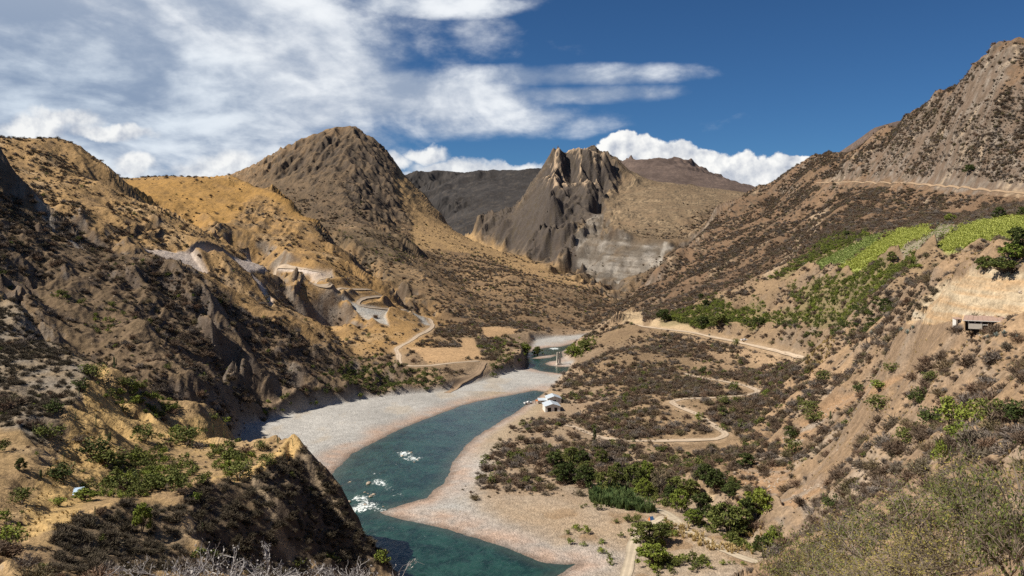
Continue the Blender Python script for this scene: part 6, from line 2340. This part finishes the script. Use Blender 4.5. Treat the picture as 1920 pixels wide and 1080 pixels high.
def hroof(V, F):
    n = 9
    for i in range(n):
        a0, a1 = -5.3 + 10.4 * i / n, -5.3 + 10.4 * (i + 0.96) / n
        up = 0.03 * (i % 2) + 0.05 * math.sin(i * 2.1)
        slab(V, F, Vector((a0, -2.9, 2.25 + up)), Vector((a1, -2.9, 2.25 + up)), Vector((a1 * 0.86, 3.0, 3.45 + up)), Vector((a0 * 0.86, 3.0, 3.45 + up)), 0.09)


pmesh('roof', M_ROOFR, o, hroof)
pmesh('roof_edge', M_ROOFE, o, lambda V, F: box(V, F, -5.35, 5.15, -3.02, -2.91, 2.04, 2.30))
pmesh('wall', M_WALLT, o, lambda V, F: (box(V, F, -4.9, 4.5, 2.0, 2.2, -2, 2.9), box(V, F, -4.9, -4.7, -1.5, 2.0, -2, 2.6), box(V, F, 4.0, 4.5, -2.4, 2.0, -2, 2.3), box(V, F, 3.2, 4.0, -2.4, -2.2, -2, 2.2)))


def fwall(V, F):
    box(V, F, -4.0, -1.3, -2.6, -2.4, -0.9, 1.15)
    box(V, F, -1.3, -0.9, -2.66, -2.38, -0.9, 2.2)
    box(V, F, -4.1, -3.8, -2.64, -2.40, 1.15, 2.2)
    box(V, F, -2.6, -2.4, -2.6, -2.4, 1.15, 2.2)


pmesh('front_wall', flat_material('grey_plaster', (0.42, 0.385, 0.335), 0.95, 0.3), o, fwall)
pmesh('railing', M_WALLW, o, lambda V, F: (box(V, F, -0.9, 0.4, -2.55, -2.45, 0.55, 0.95), box(V, F, 0.4, 3.2, -2.5, -2.4, -2, 0.15)))
pmesh('interior_shade', M_DARK, o, lambda V, F: (box(V, F, -0.8, 3.1, 0.6, 0.7, -2, 2.2), box(V, F, -4.6, -1.0, -0.6, -0.5, -2, 2.2)))  # dark panels put the veranda's inner shade into colour
for xx in (0.45, 1.8, 3.1):
    pmesh('post', M_WOOD, o, lambda V, F: box(V, F, xx - 0.08, xx + 0.08, -2.75, -2.6, -2, 2.2))
p = spot(1799, 609, 150, 330)
o = thing('hut', p + Vector((0, 1.2, 0)), 'tiny white hut with a dark opening left of the low house', 'hut', None, 0.2)
pmesh('wall', M_WALLW, o, lambda V, F: (box(V, F, -0.9, -0.35, -0.7, 0.7, -1, 1.3), box(V, F, 0.35, 0.9, -0.7, 0.7, -1, 1.3), box(V, F, -0.35, 0.35, 0.5, 0.7, -1, 1.3)))
pmesh('roof', M_ROOFR, o, lambda V, F: slab(V, F, Vector((-1.1, -0.95, 1.3)), Vector((1.1, -0.95, 1.3)), Vector((1.1, 0.9, 1.65)), Vector((-1.1, 0.9, 1.65)), 0.06))

# blue-sheeted shelter by the path on the spur
p = spot(147, 930, 100, 345)
k = p.y / FPX
o = thing('shelter', p, 'small shelter with a light blue sheet roof beside the path on the spur', 'shelter', None, math.radians(12))
w_ = 18 * k / 2
pmesh('roof', M_BLUE, o, lambda V, F: slab(V, F, Vector((-w_, -0.9, 0.55)), Vector((w_, -0.9, 0.75)), Vector((w_, 0.7, 1.95)), Vector((-w_, 0.7, 1.75)), 0.05))
for sx in (-w_ * 0.9, w_ * 0.9):
    pmesh('post', M_WOOD, o, lambda V, F: box(V, F, sx - 0.05, sx + 0.05, -0.8, -0.7, -0.8, 0.62))
    pmesh('post', M_WOOD, o, lambda V, F: box(V, F, sx - 0.05, sx + 0.05, 0.5, 0.6, -0.8, 1.75))

# tent beside the fork of the tracks
p = spot(1221, 975, 250, 400)
o = thing('tent', p, 'tiny blue and orange tent by the fork of the pale tracks', 'tent', None, 0.5)


def tent_(V, F):
    i = len(V)
    V.extend([Vector(c) for c in ((-0.9, -0.8, -0.1), (0.9, -0.8, -0.1), (0.9, 0.8, -0.1), (-0.9, 0.8, -0.1), (-0.7, 0, 1.25), (0.7, 0, 1.25))])
    F.extend([(i, i + 1, i + 5, i + 4), (i + 2, i + 3, i + 4, i + 5), (i + 1, i + 2, i + 5), (i, i + 3, i + 2, i + 1)])


pmesh('tent_cloth', M_TENTB, o, tent_)
pmesh('entrance_flap', M_ORANGE, o, lambda V, F: (V.extend([Vector((-0.93, -0.8, -0.1)), Vector((-0.93, 0.8, -0.1)), Vector((-0.73, 0, 1.27)), Vector((-0.99, 0, -0.1))]), F.extend([(0, 2, 3), (3, 2, 1)])))

# ------------------------------------------------------------------ agaves, cacti
AG = [agave_mesh(500 + i) for i in range(3)]
for i, (px, py, w, lab) in enumerate([
    (1690, 622, 16, 'left rosette of the blue-grey agaves below the cliff foot'), (1702, 628, 20, 'largest blue-grey agave of the clump below the cliff foot'), (1712, 618, 15, 'agave above the largest one below the cliff foot'),
    (1634, 628, 16, 'agave beside the terrace bushes'), (1757, 674, 14, 'lone blue agave on the grey slope'), (1852, 634, 16, 'left agave of the row below the low house'),
    (1868, 632, 20, 'middle agave of the row below the low house'), (1882, 629, 18, 'right agave of the row below the low house'), (1906, 634, 16, 'agave near the right edge below the house'),
    (1890, 520, 18, 'agave on the brink of the cliff'), (1682, 488, 9, 'agave at the bottom corner of the cane field'), (1230, 642, 9, 'small agave beside the valley road'), (1330, 630, 8, 'small agave above the dry bench'),
    (1810, 790, 14, 'agave in front of the green thicket'), (1735, 700, 12, 'small agave on reddish grass')]):
    p = spot(px, py)
    k = p.y / FPX
    o = bpy.data.objects.new('agave', AG[i % 3])
    COL.objects.link(o)
    o.location = p
    o.scale = (w * k * 0.6,) * 3
    o.rotation_euler = (0, 0, random.random() * 6)
    tag(o, lab, 'agave', 'agaves')
hx = np.linspace(1742, 1838, 26)
for i, px in enumerate(hx):
    py = 424 - 0.09 * (px - 1742) + random.uniform(-2, 2)
    p = spot(px, py)
    o = bpy.data.objects.new('agave', AG[i % 3])
    COL.objects.link(o)
    o.location = p
    s = random.uniform(1.3, 2.0)
    o.scale = (s, s, s)
    o.rotation_euler = (0, 0, random.random() * 6)
    tag(o, f'blue-grey agave in the hedge above the cane fields, {ORD[i]} from the left' if i < 20 else f'blue-grey agave at the right end of the cane hedge, {ORD[25 - i]} from the end', 'agave', 'agave hedge above the cane fields')

CNAMES = {}
CT = [cactus_mesh(520 + i) for i in range(4)]
cpts = [(142, 790, 18), (148, 745, 16), (180, 800, 24), (215, 690, 20), (160, 742, 14), (380, 1000, 20), (178, 968, 20), (255, 905, 22), (345, 915, 18), (305, 915, 20), (318, 905, 18), (290, 912, 16),
        (373, 808, 22), (385, 815, 18), (400, 812, 16), (521, 834, 12), (549, 836, 14), (534, 866, 14), (62, 812, 20), (205, 830, 18), (120, 868, 18), (232, 870, 20), (300, 870, 18), (78, 900, 18), (420, 822, 14), (440, 910, 16),
        (1620, 850, 16), (1556, 788, 16), (360, 842, 18), (265, 862, 18)]
for i, (px, py, h) in enumerate(cpts):
    p = spot(px, py)
    k = p.y / FPX
    o = bpy.data.objects.new('columnar_cactus', CT[i % 4])
    COL.objects.link(o)
    o.location = p
    o.scale = (h * k,) * 3
    o.rotation_euler = (0, 0, random.random() * 6)
    w, g = area_words(px, py, p.y)
    mk = min(MARKS, key=lambda m: (m[0] - px) ** 2 + (m[1] - py) ** 2 * 2)
    dx, dy = px - mk[0], py - mk[1]
    rel = ('right of' if dx > 0 else 'left of') if abs(dx) > 1.3 * abs(dy) else ('below' if dy > 0 else 'above')
    tag(o, 'x', 'cactus', f'columnar cacti {w}')
    CNAMES.setdefault(f'thin columnar cactus {rel} {mk[2]}', []).append((px, o))
for k, v in CNAMES.items():
    for j, (_, o) in enumerate(sorted(v, key=lambda q: q[0])):
        o['label'] = k if len(v) == 1 else k + ', ' + ORD[j] + ' from the left'


# ------------------------------------------------------------------ branches in front of the lens
def branching(seed, stems, depth, spread, mat_leaf=None, leaf_size=0.03, leaf_n=3, r0=0.03, up=0.9, forks=3, droop=0.0, kink=0.22):
    """a bush of forking branches, unit height; returns branch mesh and leaf mesh"""
    rng = random.Random(seed)
    V, F, LV, LF = [], [], [], []

    def grow(p, d, L, r, lev):
        n = 4
        pts = [p]
        dd = d.copy()
        for i in range(n):
            dd = (dd + Vector((rng.gauss(0, kink), rng.gauss(0, kink), rng.gauss(-droop, kink * 0.8)))).normalized()
            pts.append(pts[-1] + dd * L / n)
        tube(V, F, pts, r, r * 0.6, 4 if lev < 2 else 3)
        if lev >= depth - 1 and mat_leaf:
            for i in range(leaf_n):
                q = pts[rng.randrange(1, n + 1)] + Vector((rng.gauss(0, 0.012), rng.gauss(0, 0.012), rng.gauss(0, 0.012)))
                leaf(LV, LF, q, leaf_size * (0.6 + 0.8 * rng.random()), rng)
        if lev < depth:
            for k in range(forks if lev else forks + 1):
                a = pts[rng.randrange(1 if lev else 2, n + 1)]
                d2 = (dd + Vector((rng.gauss(0, 0.62), rng.gauss(0, 0.62), rng.gauss(0.12, 0.45)))).normalized()
                grow(a, d2, L * (0.55 + 0.25 * rng.random()), r * 0.55, lev + 1)
    for s in range(stems):
        an = 6.283 * (s + rng.random() * 0.7) / stems
        ln = spread * (0.35 + 0.75 * rng.random())
        d = Vector((math.cos(an) * ln, math.sin(an) * ln, up)).normalized()
        grow(Vector((rng.gauss(0, 0.03), rng.gauss(0, 0.03), -0.05)), d, 0.42, r0, 0)
    zs = max(v.z for v in V)
    for L_ in (V, LV):
        for v in L_:
            v *= 1.0 / zs
    return V, F, LV, LF


THORN = []
for i in range(4):
    V, F, LV, LF = branching(700 + i, 8, 4, 1.15, M_YLEAF, 0.025, (3, 2, 4, 2)[i], 0.013, 0.75, 3)
    THORN.append((mesh_from('branches', V, F, [M_THORN]), mesh_from('leaves', LV, LF, [M_YLEAF if i in (1, 3) else M_LEAF])))
DEADB = []
for i in range(3):
    V, F, LV, LF = branching(720 + i, 6, 4, 1.1, M_DEAD, 0.026, 1, 0.020, 0.7, 3, 0.02, 0.30)
    DEADB.append((mesh_from('branches', V, F, [M_DEAD]), mesh_from('lichen', LV, LF, [M_DEAD])))


def front_bush(px, Y, top, wpx, i, label, group, dead=False):
    x = (px - 960) / FPX * Y
    z = float(ground_fast(np.array([x]), np.array([Y]))[0])
    h = max(CAMH - z - (top - HOR) / FPX * Y, 1.2)
    w = wpx / FPX * Y / 1.5
    nm_ = 'dead_shrub' if dead else 'thorn_bush'
    o = thing(nm_, Vector((x, Y, z)), label, 'bush', group, random.random() * 6.28, (w, w, h))
    if dead:
        part('branches', DEADB[i % 3][0], o)
        part('lichen', DEADB[i % 3][1], o)
    else:
        part('branches', THORN[i % 4][0], o)
        part('leaves', THORN[i % 4][1], o)


G_TH = 'grey thorn bushes nearest the road'
for i, a in enumerate([
    (1905, 34, 815, 250, 'tallest grey thorn bush at the right edge'), (1960, 46, 850, 260, 'thorn bush cut by the right edge behind the tallest one'), (1830, 46, 880, 240, 'thorn bush left of the tallest thorn bush'),
    (1760, 40, 940, 230, 'low spreading thorn bush at the lower right'), (1720, 60, 905, 230, 'thorn bush with many small leaves, second row from the bottom'), (1640, 52, 965, 230, 'thorn bush between the leafy one and the left end'),
    (1600, 76, 940, 200, 'far small-leaved thorn bush by the stony slope'), (1540, 66, 1000, 200, 'left thorn bush of the near thicket'), (1500, 92, 985, 150, 'leftmost thorn bush beside the track'),
    (1870, 68, 850, 230, 'yellow-leaved thorn bush behind the front row'), (1790, 84, 880, 180, 'thorn bush high on the near slope behind the others'), (1680, 38, 1020, 260, 'thorn bush touching the bottom of the frame'),
    (1580, 42, 1040, 220, 'lowest thorn bush at the bottom left of the thicket')]):
    front_bush(a[0], a[1], a[2], a[3], i, a[4], G_TH)
G_DE = 'bleached dead shrubs at the bottom edge'
for i, a in enumerate([
    (300, 36, 1050, 200, 'white dead shrub furthest left at the bottom edge'), (385, 34, 1028, 200, 'tallest white dead shrub at the bottom edge'), (470, 38, 1040, 180, 'white dead shrub in front of the dark promontory face'),
    (545, 36, 1056, 150, 'low white dead shrub below the promontory ribs'), (640, 36, 1052, 200, 'twiggy pale dead shrub below the promontory tip'), (700, 40, 1050, 160, 'pale dead shrub against the river'), (430, 30, 1050, 160, 'lowest white dead shrub')]):
    front_bush(a[0], a[1], a[2], a[3], i, a[4], G_DE, True)
print('done', round(time.time() - T0, 1))
